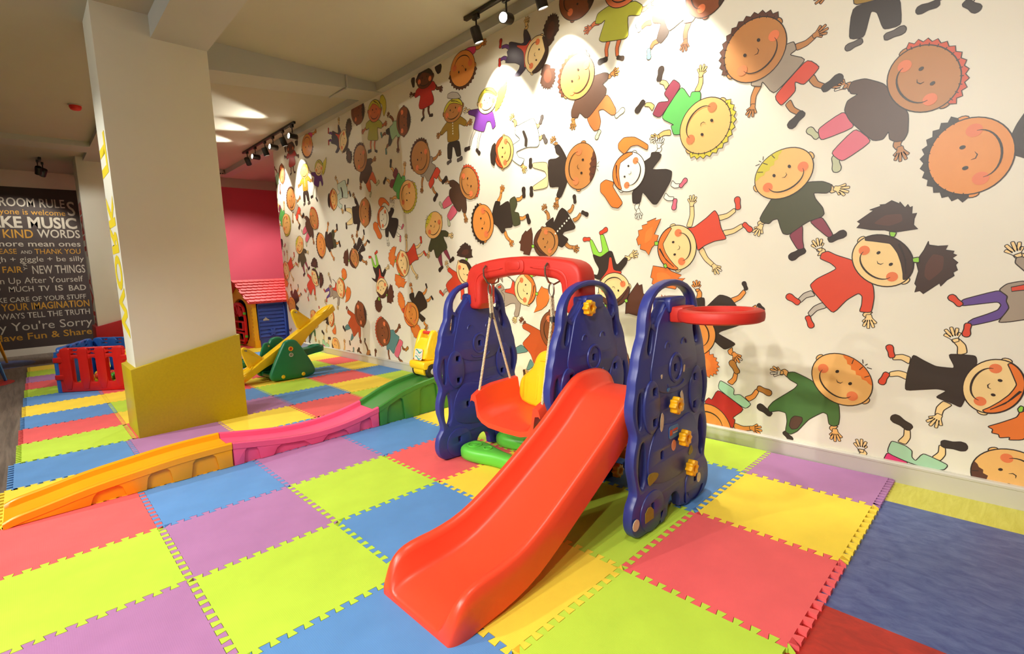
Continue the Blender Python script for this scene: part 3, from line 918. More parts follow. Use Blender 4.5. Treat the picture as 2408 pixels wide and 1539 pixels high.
# --- dark top, cream trousers
fig(body('E', 0, skin='tan', hair='cap', hc='hbrown', head=((815,1205),(116,0),(0,168)), opt=dict(cap=(48,132)),
  arms=[(640,1062,627,1035),(655,1430,646,1465)], sc='black', shoes=[(455,1155,455,1210,.085),(460,1360,462,1415,.085)],
  cloth=[('cream',[(580,1170),(470,1180),(470,1215),(560,1240),(575,1280),(470,1350),(475,1380),(585,1360)]),
         ('black',[(720,1150),(685,1080),(660,1045),(630,1055),(640,1110),(670,1130),(640,1150),(580,1155),(590,1360),(665,1350),(640,1420),(675,1435),(725,1310)])]))
# --- beret girl in a pale robe
fig(body('E', 0, skin='peach', hair='girl', hc='rust', head=((262,1102),(-68,8),(18,116)),
  arms=[(348,912,328,868),(395,1190,403,1208)], legs=[(495,910,520,900),(510,1000,540,985)], sc='dkgrey', shoes=[(527,890,540,842,.08),(548,985,568,1028,.08)],
  cloth=[('mintw',[(310,1060),(385,1010),(340,970),(350,910),(365,910),(400,890),(480,850),(515,960),(520,1040),(505,1065),(430,1065),(350,1100),(370,1140),(415,1150),(385,1205),(320,1160)]),
         ('black',[(395,950),(410,945),(435,1010),(430,1065),(412,1060),(415,1010)])],
  top=[('black',[(203,1030),(178,1055),(165,1120),(170,1180),(192,1205),(205,1150)])]))
# --- black buttoned dress, brown pigtail
fig(body('D', 0, skin='tan', hair='girl', hc='hbrown', head=((633,585),(-95,38),(42,112)),
  arms=[(655,400,628,328),(790,595,858,628)], legs=[(815,345,855,282),(855,410,915,352)], sc='black', shoes=[(868,262,862,210,.085),(928,342,968,362,.085)],
  top=[('lgreen',[(518,605),(540,605),(540,630),(520,630)])],
  cloth=[('hbrown',[(525,610),(525,520),(515,465),(480,500),(470,490),(440,530),(430,570),(415,585),(430,600),(425,650),(455,660),(450,680),(500,690),(515,640)],0),
         ('black',[(625,435),(695,378),(695,435),(740,330),(765,305),(800,330),(875,460),(860,480),(780,500),(765,525),(820,560),(765,632),(700,590),(660,490)])])
  + [('dots','D',0,'white',(712,515),(822,390),7)])
# --- navy dress with red collar
fig(body('I', 0, skin='pale', hair='girl', hc='hdark', head=((1620,1030),(205,50),(-66,360)),
  arms=[(1415,560,1428,455)], lc='purple', legs=[(1110,902,965,892),(1060,1110,940,1130)], sc='deepred', shoes=[(935,890,948,755,.07),(925,1120,925,1240,.07)],
  pigs=[('hdark',(1835,850),(1890,570),.14,.10),('hdark',(1770,1250),(1830,1440),.12,.10)],
  cloth=[('navy',[(1520,740),(1460,600),(1420,555),(1385,570),(1375,650),(1385,800),(1340,830),(1140,790),(1100,810),(1115,920),(1060,980),(1080,1060),(1020,1190),(1220,1190),(1310,1230),(1290,1310),(1190,1440),(1300,1445),(1440,1270),(1460,1000)]),
         ('red',[(1510,740),(1430,860),(1250,850),(1250,890),(1330,930),(1380,1000),(1390,1280),(1440,1270),(1430,1010),(1450,890),(1525,770)])]))
# --- upside-down head under the ceiling, pink sleeve
fig(body('H', 1, skin='orange', hair='spiky', hc='hbrown', head=((2092,612),(0,252),(178,0)),
  arms=[(2280,320,2375,255)], cloth=[('magenta',[(2100,360),(2180,310),(2280,290),(2282,370),(2225,430)])]))
# --- dark girl, red dress, black bunches
fig(body('H', 1, skin='dark', hair='girl', hc='black', head=((1560,752),(0,-140),(120,-15)),
  arms=[(1430,995,1385,988),(1710,860,1768,888)], legs=[(1545,1185,1545,1290),(1615,1145,1625,1260)], sc='black', shoes=[(1548,1300,1515,1342,.075),(1630,1275,1668,1268,.075)],
  cloth=[('black',[(1375,745),(1420,735),(1415,875),(1390,880),(1365,790)]),('black',[(1700,590),(1790,540),(1800,580),(1785,660),(1745,690),(1715,640)]),
         ('deepred',[(1500,860),(1440,915),(1415,1000),(1430,1030),(1490,985),(1500,1010),(1475,1130),(1485,1180),(1530,1190),(1660,1120),(1690,1080),(1685,1010),(1650,920),(1700,920),(1725,860),(1690,790),(1650,790),(1620,830),(1560,850)]),
         ('cream',[(1495,865),(1510,900),(1600,875),(1635,830),(1620,800),(1570,840)])]))
# --- beret, olive top, black trousers
fig(body('F', 1, skin='tan', hair='girl', hc='hyel', head=((1560,220),(-8,-98),(86,-30)),
  arms=[(1460,420,1444,430),(1668,335,1692,326)], sc='dkgrey', shoes=[(1540,655,1512,675,.09),(1600,650,1634,630,.09)],
  cloth=[('black',[(1510,500),(1615,475),(1630,610),(1590,620),(1570,540),(1555,530),(1548,640),(1512,640)]),
         ('olive',[(1520,300),(1470,370),(1445,420),(1465,435),(1510,385),(1510,500),(1615,475),(1605,330),(1665,360),(1680,310),(1620,265),(1560,300)])],
  top=[('ltgrey',[(1510,115),(1515,80),(1550,60),(1600,65),(1632,112),(1570,122)])]) + [('dots','F',1,'white',(1558,330),(1560,420),5)])
# --- purple top, blonde ponytail
fig(body('E', 1, skin='pale', hair='girl', hc='hyel', head=((142,730),(-5,-92),(72,-5)),
  arms=[(20,815,-5,805)], lc='ltgrey', legs=[(55,935,15,1060),(95,945,72,1085)], sc='black', shoes=[(12,1072,-18,1085,.08),(65,1085,86,1112,.08)],
  pigs=[('hyel',(208,680),(236,700),.06,.16,'lgreen')],
  cloth=[('purple',[(95,785),(5,800),(5,830),(60,845),(35,935),(120,960),(140,880),(165,880),(180,940),(205,910),(185,810),(140,790)])]))
# --- lime dress, blonde
fig(body('F', 1, skin='rose', hair='girl', hc='hyel', head=((883,224),(0,-97),(57,0)),
  arms=[(818,375,790,396),(940,345,968,336)], legs=[(853,478,853,556),(887,478,886,560)], sc='black', shoes=[(852,566,830,576,.075),(888,566,905,574,.075)],
  cloth=[('hyel',[(925,150),(935,95),(955,82),(980,130),(985,200),(965,275),(955,240),(950,170)]),
         ('lime',[(845,300),(810,330),(805,380),(825,385),(838,365),(822,465),(835,478),(905,480),(915,465),(905,365),(945,378),(950,330),(925,300),(885,310)])]))
# --- brown boy, mint shirt, dark shorts
fig(body('F', 1, skin='brown', hair='cap', hc='hdark', head=((1132,314),(60,-14),(26,120)), opt=dict(cap=(40,140)),
  arms=[(1046,312,1010,268),(1090,450,1086,540)], legs=[(980,420,952,438),(1005,515,986,545)], sc='teal', shoes=[(946,450,938,415,.075),(981,552,984,592,.075)],
  cloth=[('black',[(1010,365),(980,390),(985,425),(1010,430),(1000,510),(1015,530),(1037,485)]),
         ('mint',[(1090,310),(1045,310),(1040,340),(1010,365),(1020,430),(1035,480),(1075,430),(1075,450),(1100,450),(1110,420)])]))
# --- brown head under the ceiling
fig(body('F', 1, skin='brown', hair='cap', hc='hdark', head=((738,228),(58,18),(46,-106)), opt=dict(cap=(30,120))))
# --- brown boy, red hair, teal shirt
fig(body('G', 1, skin='brown', hair='spiky', hc='hred', head=((1185,1002),(-74,-22),(42,-132)),
  arms=[(1308,1002,1346,952),(1240,1192,1250,1282)], legs=[(1385,1160,1415,1188),(1345,1275,1380,1310)], sc='tanshoe', shoes=[(1422,1195,1446,1168,.08),(1384,1316,1384,1372,.08)],
  cloth=[('pink',[(1355,1070),(1395,1105),(1385,1150),(1370,1160),(1375,1190),(1340,1285),(1297,1240)]),
         ('teal',[(1245,985),(1295,975),(1310,1020),(1355,1050),(1345,1100),(1310,1170),(1295,1240),(1245,1170),(1245,1195),(1220,1190),(1220,1110)])]))
# --- brown boy, rust sweater
fig(body('G', 1, skin='brown', hair='cap', hc='hdark', head=((942,812),(58,-26),(44,124)), opt=dict(cap=(45,125)),
  arms=[(812,775,804,762),(937,1055,940,1080)], sc='black', shoes=[(778,985,757,945,.08),(826,1098,832,1136,.08)],
  cloth=[('teal',[(805,915),(775,945),(785,985),(840,965)]),('teal',[(850,1010),(835,1090),(845,1095),(870,1060)]),
         ('rust',[(900,830),(850,790),(815,765),(800,780),(805,805),(845,835),(805,910),(850,980),(870,1060),(920,990),(925,1060),(945,1060),(945,960),(930,910)])]))
# --- dark boy upside down near the floor
fig(body('G', 2, skin='dark', arms=[(1090,1330,1100,1222)], legs=[(965,1262,918,1198),(1020,1200,987,1112)], sc='black', shoes=[(910,1205,928,1178,.09),(986,1106,990,1074,.09)],
  cloth=[('tan',[(955,1300),(975,1265),(1000,1250),(1015,1200),(1040,1190),(1048,1225),(975,1328)]),
         ('dkgrey',[(1050,1222),(972,1330),(1000,1400),(1110,1400),(1100,1335),(1062,1312)])]))

def clip_poly(pts, lim):
    for ax, sg, v in lim:
        out = []
        n = len(pts)
        for i in range(n):
            a, b = pts[i], pts[(i+1) % n]
            ia, ib = sg*(a[ax]-v) <= 0, sg*(b[ax]-v) <= 0
            if ia: out.append(a)
            if ia != ib:
                t = (v - a[ax]) / (b[ax] - a[ax])
                out.append((a[0] + (b[0]-a[0])*t, a[1] + (b[1]-a[1])*t))
        pts = out
        if len(pts) < 3: return []
    return pts

def strip(pts, lw, closed, taper=False):
    n = len(pts); quads = []
    L, R = [], []
    for i in range(n):
        a = pts[i-1] if (closed or i > 0) else pts[i]
        b = pts[(i+1) % n] if (closed or i < n-1) else pts[i]
        (dx, dz), l = norm2((b[0]-a[0], b[1]-a[1]))
        w = lw/2
        if taper: w *= .25 + .75*math.sin(math.pi*i/(n-1))
        L.append((pts[i][0]-dz*w, pts[i][1]+dx*w)); R.append((pts[i][0]+dz*w, pts[i][1]-dx*w))
    for i in range(n if closed else n-1):
        j = (i+1) % n
        quads.append([L[i], L[j], R[j], R[i]])
    return quads

STEP = .00022
XMAX, ZMIN, ZMAX = 8.304, .05, SOF_Z
for F in FIGS:
    xs = [p[0] for c, q in F.layers if not (q and q[0] == 'line') for p in q]
    fx0, fx1 = min(xs), max(xs)
    for k, off in OFF.items():
        if fx0 + off > XMAX - .02 or fx1 + off < -1.6: continue
        lim = [(0, 1, XMAX - off), (1, -1, ZMIN), (1, 1, ZMAX)]
        mb = MB(); slots = []
        depth = 0
        for c, q in F.layers:
            if c not in slots: slots.append(c)
            mb.cur = slots.index(c)
            depth += 1
            y = WALL_Y + .0004 + depth * STEP * .5
            if q[0] == 'line':
                polys = strip(q[1], q[2], q[3], q[4] if len(q) > 4 else False)
                for s in polys:
                    s = clip_poly(s, lim)
                    if s: mb.add([(a + off, y, b) for a, b in s], [tuple(range(len(s)))])
            else:
                s = clip_poly(list(q), lim)
                if not s: continue
                tr = tessellate_polygon([[Vector((a, b, 0)) for a, b in s]])
                mb.add([(a + off, y, b) for a, b in s], tr)
        if not mb.v: continue
        me = mb.mesh('cartoon_child_print', fix=False)
        mobj('cartoon_child_print', me, [pmat(c) for c in slots], wall, False)
# ------------------------------------------------------------------ plastics
H = MAT_H
p_blue = mat('blue_plastic', (48, 56, 134), 0.38, 0.05, 8.0, 0.08, 350)
p_red = mat('red_plastic', (240, 72, 42), 0.34, 0.03, 6.0, 0.05, 350)
p_redb = mat('red_beam_plastic', (206, 46, 34), 0.5, 0.03, 6.0, 0.1, 400)
p_yel = mat('yellow_plastic', (248, 182, 22), 0.35, 0.03, 6.0, 0.05, 350)
p_lem = mat('lemon_plastic', (250, 206, 30), 0.35, 0.03, 6.0, 0.05, 350)
p_grn = mat('green_plastic', (96, 196, 62), 0.4, 0.03, 6.0, 0.05, 350)
p_teal = mat('teal_green_plastic', (24, 124, 82), 0.36, 0.03, 6.0, 0.05, 350)
p_fgrn = mat('forest_green_plastic', (62, 132, 52), 0.36, 0.03, 6.0, 0.05, 350)
p_pink = mat('pink_plastic', (240, 88, 132), 0.36, 0.03, 6.0, 0.05, 350)
p_orng = mat('orange_yellow_plastic', (244, 160, 12), 0.35, 0.03, 6.0, 0.05, 350)
p_steel = mat('steel', (170, 165, 155), 0.3, 0.05, 20.0, metal=1.0)
p_rope = mat('cream_rope', (216, 200, 164), 0.85, 0.2, 260.0, 0.6, 600)
p_blk = mat('black_rubber', (30, 28, 27), 0.5, 0.1, 20.0)
p_blkm = mat('black_metal', (34, 30, 28), 0.4, 0.08, 20.0)
p_gry = mat('grey_plastic', (186, 182, 172), 0.4, 0.04)
p_olv = mat('worn_sticker_olive', (150, 134, 44), 0.6, 0.1, 40.0)
p_wht = mat('worn_sticker_white', (222, 206, 178), 0.6, 0.08, 40.0)

YC = 1.285
SET = empty('slide_swing_set', (1.32, 1.5, H), 'blue red and yellow plastic slide and swing set with basketball hoop', 'playground set')
# ---- side panels
half = [(.06, 0), (.29, 0), (.335, .02), (.36, .06), (.362, .11), (.35, .155), (.325, .185), (.315, .205), (.325, .25), (.345, .32), (.338, .385), (.312, .445), (.318, .475),
        (.342, .53), (.345, .59), (.325, .65), (.322, .69), (.30, .745), (.296, .78), (.272, .835), (.25, .87), (.246, .90), (.24, .945), (.222, .995), (.18, 1.045), (.11, 1.083), (0, 1.10)]
outer = [(a, b) for a, b in half] + [(-a, b) for a, b in reversed(half[:-1])] + [(-.052, .07), (-.022, .105), (.022, .105), (.052, .07)]
outer = chaikin(outer, 1)
crescent = chaikin([(-.196, .925), (-.188, .985), (-.15, 1.033), (-.085, 1.060), (0, 1.069), (.085, 1.060), (.15, 1.033), (.188, .985), (.196, .925),
            (.17, .895), (.125, .935), (.092, .985), (.07, 1.008), (-.07, 1.008), (-.092, .985), (-.125, .935), (-.17, .895)], 1)
slotA = chaikin([(.178, .90), (.200, .905), (.226, .81), (.218, .785), (.192, .80)], 2)
slotB = chaikin([(.280, .645), (.298, .61), (.304, .54), (.293, .475), (.276, .49), (.272, .60)], 2)
slotC = chaikin([(.265, .425), (.29, .39), (.303, .31), (.296, .24), (.27, .205), (.245, .26), (.242, .33), (.248, .40)], 2)
mir = lambda L: [(-a, b) for a, b in reversed(L)]
sq = lambda y, z, w=.030, h=.042: rrect(y, z, w*.72, h*.75, .004, 2)
holes_nose = [sq(0, .70)]
holes_ear = lambda s: [sq(s*.185, .625, .036, .04), sq(s*.185, .49, .036, .04)]
holes_low = [sq(.12, .325, .03, .045), sq(-.12, .325, .03, .045), sq(.20, .115), sq(-.20, .115), sq(.12, .04, .03, .055), sq(-.12, .04, .03, .055)]
loops = [outer, crescent] + [f(l) for l in (slotA, slotB, slotC) for f in (lambda x: x, mir)] + holes_nose + holes_ear(1) + holes_ear(-1) + holes_low
panel_me = prism(loops, .050, .013, 'YZ', 0, 2, 'side_panel')
hd = chaikin([(.075, .99), (.11, .955), (.15, .91), (.165, .86), (.19, .78), (.215, .70), (.2, .655), (.12, .60), (0, .585), (-.12, .60), (-.2, .655), (-.215, .70), (-.19, .78), (-.165, .86), (-.15, .91), (-.11, .955), (-.075, .99)], 2)
rel = [prism([hd, sq(0, .70)], .062, .007, 'YZ', 0, 2)]
for s in (1, -1):
    rel.append(prism([ell(s*.203, .56, .066, .118), *holes_ear(s)], .068, .008, 'YZ', 0, 2))
    rel.append(prism([ell(s*.20, .095, .10, .092), sq(s*.20, .115), sq(s*.12, .04, .03, .055)], .061, .007, 'YZ', 0, 2))
rel.append(prism([chaikin([(.14, .47), (.2, .42), (.24, .33), (.23, .23), (.12, .19), (0, .18), (-.12, .19), (-.23, .23), (-.24, .33), (-.2, .42), (-.14, .47), (0, .44)], 2), sq(.12, .325, .03, .045), sq(-.12, .325, .03, .045)], .061, .007, 'YZ', 0, 2))
rel.append(prism([ell(0, .70, .062, .07), ell(0, .70, .045, .052)], .076, .007, 'YZ', 0, 2))
rel.append(prism([rrect(0, .985, .15, .07, .02, 4)], .088, .012, 'YZ', 0, 2))
mb = MB()
for f in (-.031, .031):
    for s in (-1, 1):
        mb.tube([(f, s*.075 + .022*math.cos(t), .80 + .026*math.sin(t)) for t in [math.pi*k/8 for k in range(9)]], .004, 6)
    mb.tube([(f, .075*math.cos(t), .635 - .025*math.sin(t)) for t in [math.pi*k/10 for k in range(11)]], .004, 6)
rel.append(mb.mesh())
relief_me = join_meshes(rel, 'raised_bear_relief')
for me in (panel_me, relief_me): me.materials.append(p_blue); smooth(me, 40)
PX = (0.68, 1.13, 2.03)
panels = []
for i, x in enumerate(PX):
    o = bpy.data.objects.new('side_panel', panel_me); link(o, SET); o.location = (x, YC, H)
    r = bpy.data.objects.new('raised_bear_relief', relief_me); link(r, o)
    panels.append(o)
    o['label'] = ('blue bear-shaped side panel carrying the hoop', 'blue bear-shaped side panel between slide and swing', 'blue bear-shaped side panel at the swing end')[i]

# ---- knobs
kl = []
for k in range(64):
    t = 2*math.pi*k/64
    rr = .036 + .0042*math.cos(8*t)
    kl.append((rr*math.cos(t), rr*math.sin(t)))
kn = join_meshes([prism([kl, ell(0, 0, .014, .014, 16)], .036, .007, 'YZ', 0, 2), prism([ell(0, 0, .0145, .0145, 16)], .012, .001, 'YZ', 0.002, 1)], 'knob')
kn.materials.append(p_yel); smooth(kn, 40)
def knob(x, y, z, parent, loc0):
    o = bpy.data.objects.new('knob', kn); COL.objects.link(o); o.parent = parent
    o.location = (x - loc0[0], y - loc0[1], z - loc0[2])
for x, y, z, i in (*[(.622, *px(u_, v_, 0, .61)[1:], 0) for u_, v_ in ((1597, 955), (1617, 1032), (1633, 1102))], (1.07, px(1394, 725, 0, 1.05).y, px(1394, 725, 0, 1.05).z, 1), (1.07, 1.13, .07, 1), (1.07, 1.37, .06, 1)):
    knob(x, y, z, panels[i], (PX[i], YC, H))
# ---- worn stickers on the hoop panel
def decal(pts, m, name='sticker', x=.6478):
    def rp(y, z):
        d = Vector((.68, y, z + H)) - CAM
        q = CAM + d * ((x - CAM.x) / d.x)
        return (q.y, q.z - H)
    me = prism([[rp(*q) for q in pts]], .002, 0, 'YZ', 0, 0, name)
    o = mobj(name, me, m, None, False); o.parent = panels[0]
    o.location = (x - PX[0], -YC, 0)
    return o
m_stb = mat('sticker_blue', (70, 130, 190), .4); m_str = mat('sticker_red', (214, 60, 50), .4); m_sto = mat('sticker_peach', (232, 150, 110), .4)
st = decal(rrect(1.245, .385, .088, .06, .014), m_stb)
for q, m in ((rrect(1.272, .385, .022, .026, .003), m_str), (rrect(1.232, .393, .042, .010, .002), m_str), (rrect(1.232, .379, .042, .005, .001), p_wht)):
    def rp(y, z):
        d = Vector((.68, y, z + H)) - CAM
        w_ = CAM + d * ((.6478 - CAM.x) / d.x)
        return (w_.y, w_.z - H)
    me = prism([[rp(*e) for e in q]], .0016, 0, 'YZ', 0, 0, 'sticker_print'); o = mobj('sticker_print', me, m, None, False); o.parent = st; o.location = (-.0012, 0, 0)
decal(ell(1.245, .318, .02, .026, 20), m_sto)
decal(chaikin([(1.47, .19), (1.48, .245), (1.43, .245), (1.38, .225), (1.40, .205), (1.44, .195)], 1), p_olv, x=.6482)
decal(chaikin([(1.10, .22), (1.08, .27), (1.06, .265), (1.05, .23)], 1), p_olv, x=.6482)
decal([(1.50, .03), (1.50, .075), (1.475, .095), (1.45, .09), (1.43, .07), (1.43, .03)], p_olv, x=.6478)
decal(ell(1.575, .052, .026, .026, 18), p_wht, x=.6482)
decal(ell(.985, .075, .02, .026, 18), p_wht, x=.6482)
decal(chaikin([(1.14, .47), (1.16, .57), (1.185, .555), (1.17, .52), (1.175, .46)], 1), p_wht, x=.6482)
decal(chaikin([(1.355, .505), (1.335, .48), (1.345, .42), (1.365, .41), (1.37, .46)], 1), p_wht, x=.6482)
decal(chaikin([(1.31, .60), (1.27, .605), (1.30, .58)], 1), m_stb, x=.6478)
decal(chaikin([(1.365, .675), (1.345, .675), (1.355, .65)], 1), p_wht, x=.6478)
decal(chaikin([(1.155, .68), (1.135, .69), (1.14, .655), (1.155, .65)], 1), p_wht, x=.6478)
# ---- steps
for (y, z) in ((1.20, .53), (1.10, .345), (1.03, .17)):
    mb = MB()
    prof = chaikin([(-.09, -.03), (-.09, .01), (-.075, .025), (.075, .025), (.095, .012), (.095, -.02), (.07, -.04), (-.07, -.04)], 1)
    mb.sweep([[(x, y + a, z + b) for a, b in prof] for x in (.715, 1.095)])
    for k in range(7):
        yy = y - .06 + .02*k
        mb.box((.74, yy - .004, z + .022), (1.07, yy + .004, z + .0275))
    mb.obj('step', p_orng, SET)
# ---- slide
key = [(y_ - .025, z_, h_, w_ - .015) for y_, z_, h_, w_ in [(1.215, .585, .045, .195), (1.235, .635, .06, .20), (1.30, .668, .075, .205), (1.40, .675, .085, .205), (1.50, .665, .09, .205), (1.58, .615, .09, .205), (1.70, .515, .09, .205),
       (1.85, .415, .09, .206), (2.0, .32, .09, .208), (2.12, .25, .092, .212), (2.22, .205, .096, .216), (2.32, .185, .10, .22), (2.41, .18, .104, .223),
       (2.465, .168, .10, .225), (2.50, .142, .085, .225), (2.525, .10, .055, .22), (2.54, .06, .022, .212), (2.545, .03, .004, .205)]]
key = chaikin(key, 1, False)
XS = .905
secs = []
for i, (y, z, h, hw) in enumerate(key):
    a, b = key[max(i-1, 0)], key[min(i+1, len(key)-1)]
    t = Vector((0, b[0]-a[0], b[1]-a[1])).normalized()
    n = Vector((0, -t.z, t.y))
    if y > 2.35:
        w = min(1, (y - 2.35) / .1); n = (n * (1 - w) + Vector((0, 0, 1)) * w).normalized()
    xc = XS + .055 * max(0, (y - 1.5) / 1.0)
    sk = h * 1.0 + .045
    if y > 2.40: sk = min(sk, z - H * .6)
    ring = [(-hw, -sk), (-hw - .004, -.05 * h / .09), (-hw + .002, -.012), (-hw + .014, 0), (-hw + .032, -.002), (-hw + .047, -.02 * h / .09 - .002), (-hw + .058, -h + .016 * h / .09), (-hw + .085, -h),
            (hw - .085, -h), (hw - .058, -h + .016 * h / .09), (hw - .047, -.02 * h / .09 - .002), (hw - .032, -.002), (hw - .014, 0), (hw - .002, -.012), (hw + .004, -.05 * h / .09), (hw, -sk),
            (hw - .02, -sk), (hw - .03, -h - .02), (-hw + .03, -h - .02), (-hw + .02, -sk)]
    secs.append([Vector((xc + a_, y, z)) + n * b_ for a_, b_ in ring])
mb = MB().sweep(secs)
o = mb.obj('slide', p_red, SET, ang=60)
o['label'] = 'red plastic slide chute with rolled edges'
# ---- swing beam
bo = [(1.125, .945), (1.125, 1.12), (1.135, 1.17), (1.165, 1.205), (1.22, 1.225), (1.40, 1.248), (1.59, 1.256), (1.78, 1.248), (1.94, 1.225), (1.99, 1.205), (2.02, 1.17), (2.03, 1.12), (2.03, .945),
      (1.905, .945), (1.90, 1.09), (1.885, 1.118), (1.85, 1.132), (1.59, 1.158), (1.33, 1.132), (1.275, 1.118), (1.258, 1.09), (1.253, .945)]
beam_me = prism([chaikin(bo, 1)], .135, .022, 'XZ', -YC, 3, 'swing_beam')
beam = mobj('swing_beam', beam_me, p_redb, SET)
gl = chaikin([(1.29, 1.165), (1.34, 1.172), (1.47, 1.185), (1.47, 1.20), (1.34, 1.19), (1.27, 1.18), (1.225, 1.155), (1.205, 1.11), (1.205, .99), (1.22, .99), (1.222, 1.10), (1.24, 1.14)], 1)
gr = [(2*1.5775 - a, b) for a, b in reversed(gl)]
rel = [prism([rrect(1.59, 1.20, .155, .075, .025)], .15, .008, 'XZ', -YC, 2), prism([rrect(1.59, 1.205, .10, .05, .02)], .158, .004, 'XZ', -YC, 2)]
rel += [prism([g], .144, .006, 'XZ', -YC, 2) for g in (gl, gr)]
mobj('raised_trim', join_meshes(rel), p_redb, beam)
# ---- green floor braces shaped like feet
for yc, x1, mirr in ((1.43, 1.15, 1), (1.13, 1.15, -1)):
    fo = chaikin([(1.99, yc - .07), (2.005, yc), (1.985, yc + .075), (1.92, yc + .10), (1.83, yc + .09), (1.74, yc + .055), (1.60, yc + .04), (1.35, yc + .05), (x1, yc + .06),
                  (x1, yc - .06), (1.35, yc - .05), (1.60, yc - .04), (1.74, yc - .05), (1.83, yc - .075), (1.92, yc - .085)], 2)
    b = mobj('foot_brace', prism([fo], .085, .03, 'XY', H + .0435, 3), p_grn, SET)
    rs = [prism([ell(1.91, yc + .01, .046, .046), ell(1.91, yc + .01, .038, .038)], .006, .002, 'XY', H + .088, 1),
          prism([ell(1.91, yc + .01, .018, .018)], .006, .002, 'XY', H + .088, 1),
          prism([ell(1.80, yc, .028, .028), ell(1.80, yc, .021, .021)], .006, .002, 'XY', H + .088, 1)]
    mobj('raised_ring', join_meshes(rs), p_grn, b)
# ---- basketball hoop
mb = MB()
cx, cy, cz, R = .452, YC, .945 + H, .145
ring = []
n = 48
prof = chaikin([(-.024, -.026), (.02, -.026), (.026, 0), (.02, .026), (-.024, .026)], 1)
secs = [[(cx + (R + a)*math.cos(2*math.pi*k/n), cy + (R + a)*math.sin(2*math.pi*k/n), cz + b) for a, b in prof] for k in range(n + 1)]
mb.sweep(secs, cap=False)
hoop = mb.obj('basketball_hoop', p_redb, SET)
hoop['label'] = 'red plastic basketball hoop on the end panel'
mb = MB().box((.585, cy - .062, cz - .034), (.65, cy + .062, cz + .034))
mb.obj('hoop_bracket', p_redb, hoop, bevel=.01)

# ------------------------------------------------------------------ swing
SW = empty('toddler_swing', (1.59, 1.3, .28 + H), 'red swing seat with yellow backrest hanging on ropes from the red beam', 'swing')
SX, SYF, SYB = 1.588, 1.49, 1.13
half = [(-.275, .455), (-.262, .468), (-.235, .462), (-.228, .43), (-.218, .36), (-.19, .315), (-.13, .298), (0, .294)]
top = half + [(-a, b) for a, b in reversed(half[:-1])]
bot = [(a * 1.0 - (.012 if a < -.2 else -.012 if a > .2 else 0), b - (.03 if abs(a) < .2 else .045)) for a, b in reversed(top)]
ring = top + bot
secs = []
for t in [k/10 for k in range(11)]:
    y = SYB + (SYF - SYB) * t
    drop = -.02 * max(0, (t - .75) / .25) ** 2 + .012 * (1 - t)
    arm = 1.0 - .10 * max(0, (t - .6) / .4)
    secs.append([(SX + a, y, H + .29 + (b - .29) * (arm if b > .33 else 1) + drop) for a, b in ring])
MB().sweep(secs).obj('seat', p_red, SW, ang=50)
bk = chaikin([(-.225, .30), (-.24, .40), (-.222, .475), (-.16, .52), (-.125, .555), (-.11, .61), (-.07, .655), (0, .668), (.07, .655), (.11, .61), (.125, .555), (.16, .52), (.222, .475), (.24, .40), (.225, .30)], 2)
Mb = Matrix.Translation((SX, 1.16, H)) @ Matrix.Rotation(math.radians(9), 4, 'X') @ Matrix(((1,0,0,0),(0,0,-1,0),(0,1,0,0),(0,0,0,1)))
bo_ = mobj('backrest', prism([bk], .07, .024, M=Mb, res=3), p_lem, SW)
gr_ = join_meshes([prism([rrect(0, .60, .13, .018, .008)], .078, .004, M=Mb, res=1), prism([rrect(-.07, .43, .014, .16, .006)], .078, .004, M=Mb, res=1), prism([rrect(.07, .43, .014, .16, .006)], .078, .004, M=Mb, res=1)])
mobj('raised_rib', gr_, p_lem, bo_)
for x in (1.825, 1.335):
    def ringm(c, r, ry, ax):
        pts = []
        for k in range(20):
            t = 2*math.pi*k/20
            pts.append((c[0] + (r*math.cos(t) if ax == 'x' else 0), c[1] + (r*math.cos(t) if ax == 'y' else 0), c[2] + ry*math.sin(t)))
        return pts
    mb = MB()
    mb.tube([(x, YC + .075, 1.19 + H), (x, YC + .095, 1.17 + H), (x, YC + .095, 1.13 + H), (x, YC + .07, 1.09 + H), (x, YC + .03, 1.075 + H), (x, YC - .02, 1.09 + H), (x, YC - .03, 1.13 + H)], .0055, 8)
    mb.tube(ringm((x, YC + .05, 1.047 + H), .018, .036, 'x'), .0045, 8, True)
    mb.obj('steel_hook', p_steel, SW)
    zt = 1.015 + H
    for yy, z1 in ((SYF - .04, .425), (SYB + .05, .455)):
        xe = x + (.012 if x > 1.5 else -.01)
        mb = MB()
        P0, P1, P2 = Vector((x, YC + .05, zt)), Vector((x, YC + .045, zt - .11)), Vector((xe, yy, z1 + H))
        sgn = 1 if yy > 1.3 else -1
        P0 += Vector((0, .008*sgn, 0)); P1 += Vector((0, .007*sgn, 0))
        for ph in (0, 2.09, 4.19):
            pts = []
            N = 70
            for k in range(N + 1):
                t = k/N
                L1, L2 = (P1-P0).length, (P2-P1).length
                d = t*(L1+L2)
                p = P0.lerp(P1, d/L1) if d < L1 else P1.lerp(P2, (d-L1)/L2)
                w = ph + t*95
                pts.append(p + Vector((math.cos(w), math.sin(w), 0))*.0042)
            mb.tube(pts, .0044, 5)
        mb.obj('rope', p_rope, SW)
    MB().lathe([(.0, -.03), (.017, -.03), (.017, .0), (0, 0)], (x, YC + .048, zt - .11), 'Z', 12).obj('steel_crimp', p_steel, SW)

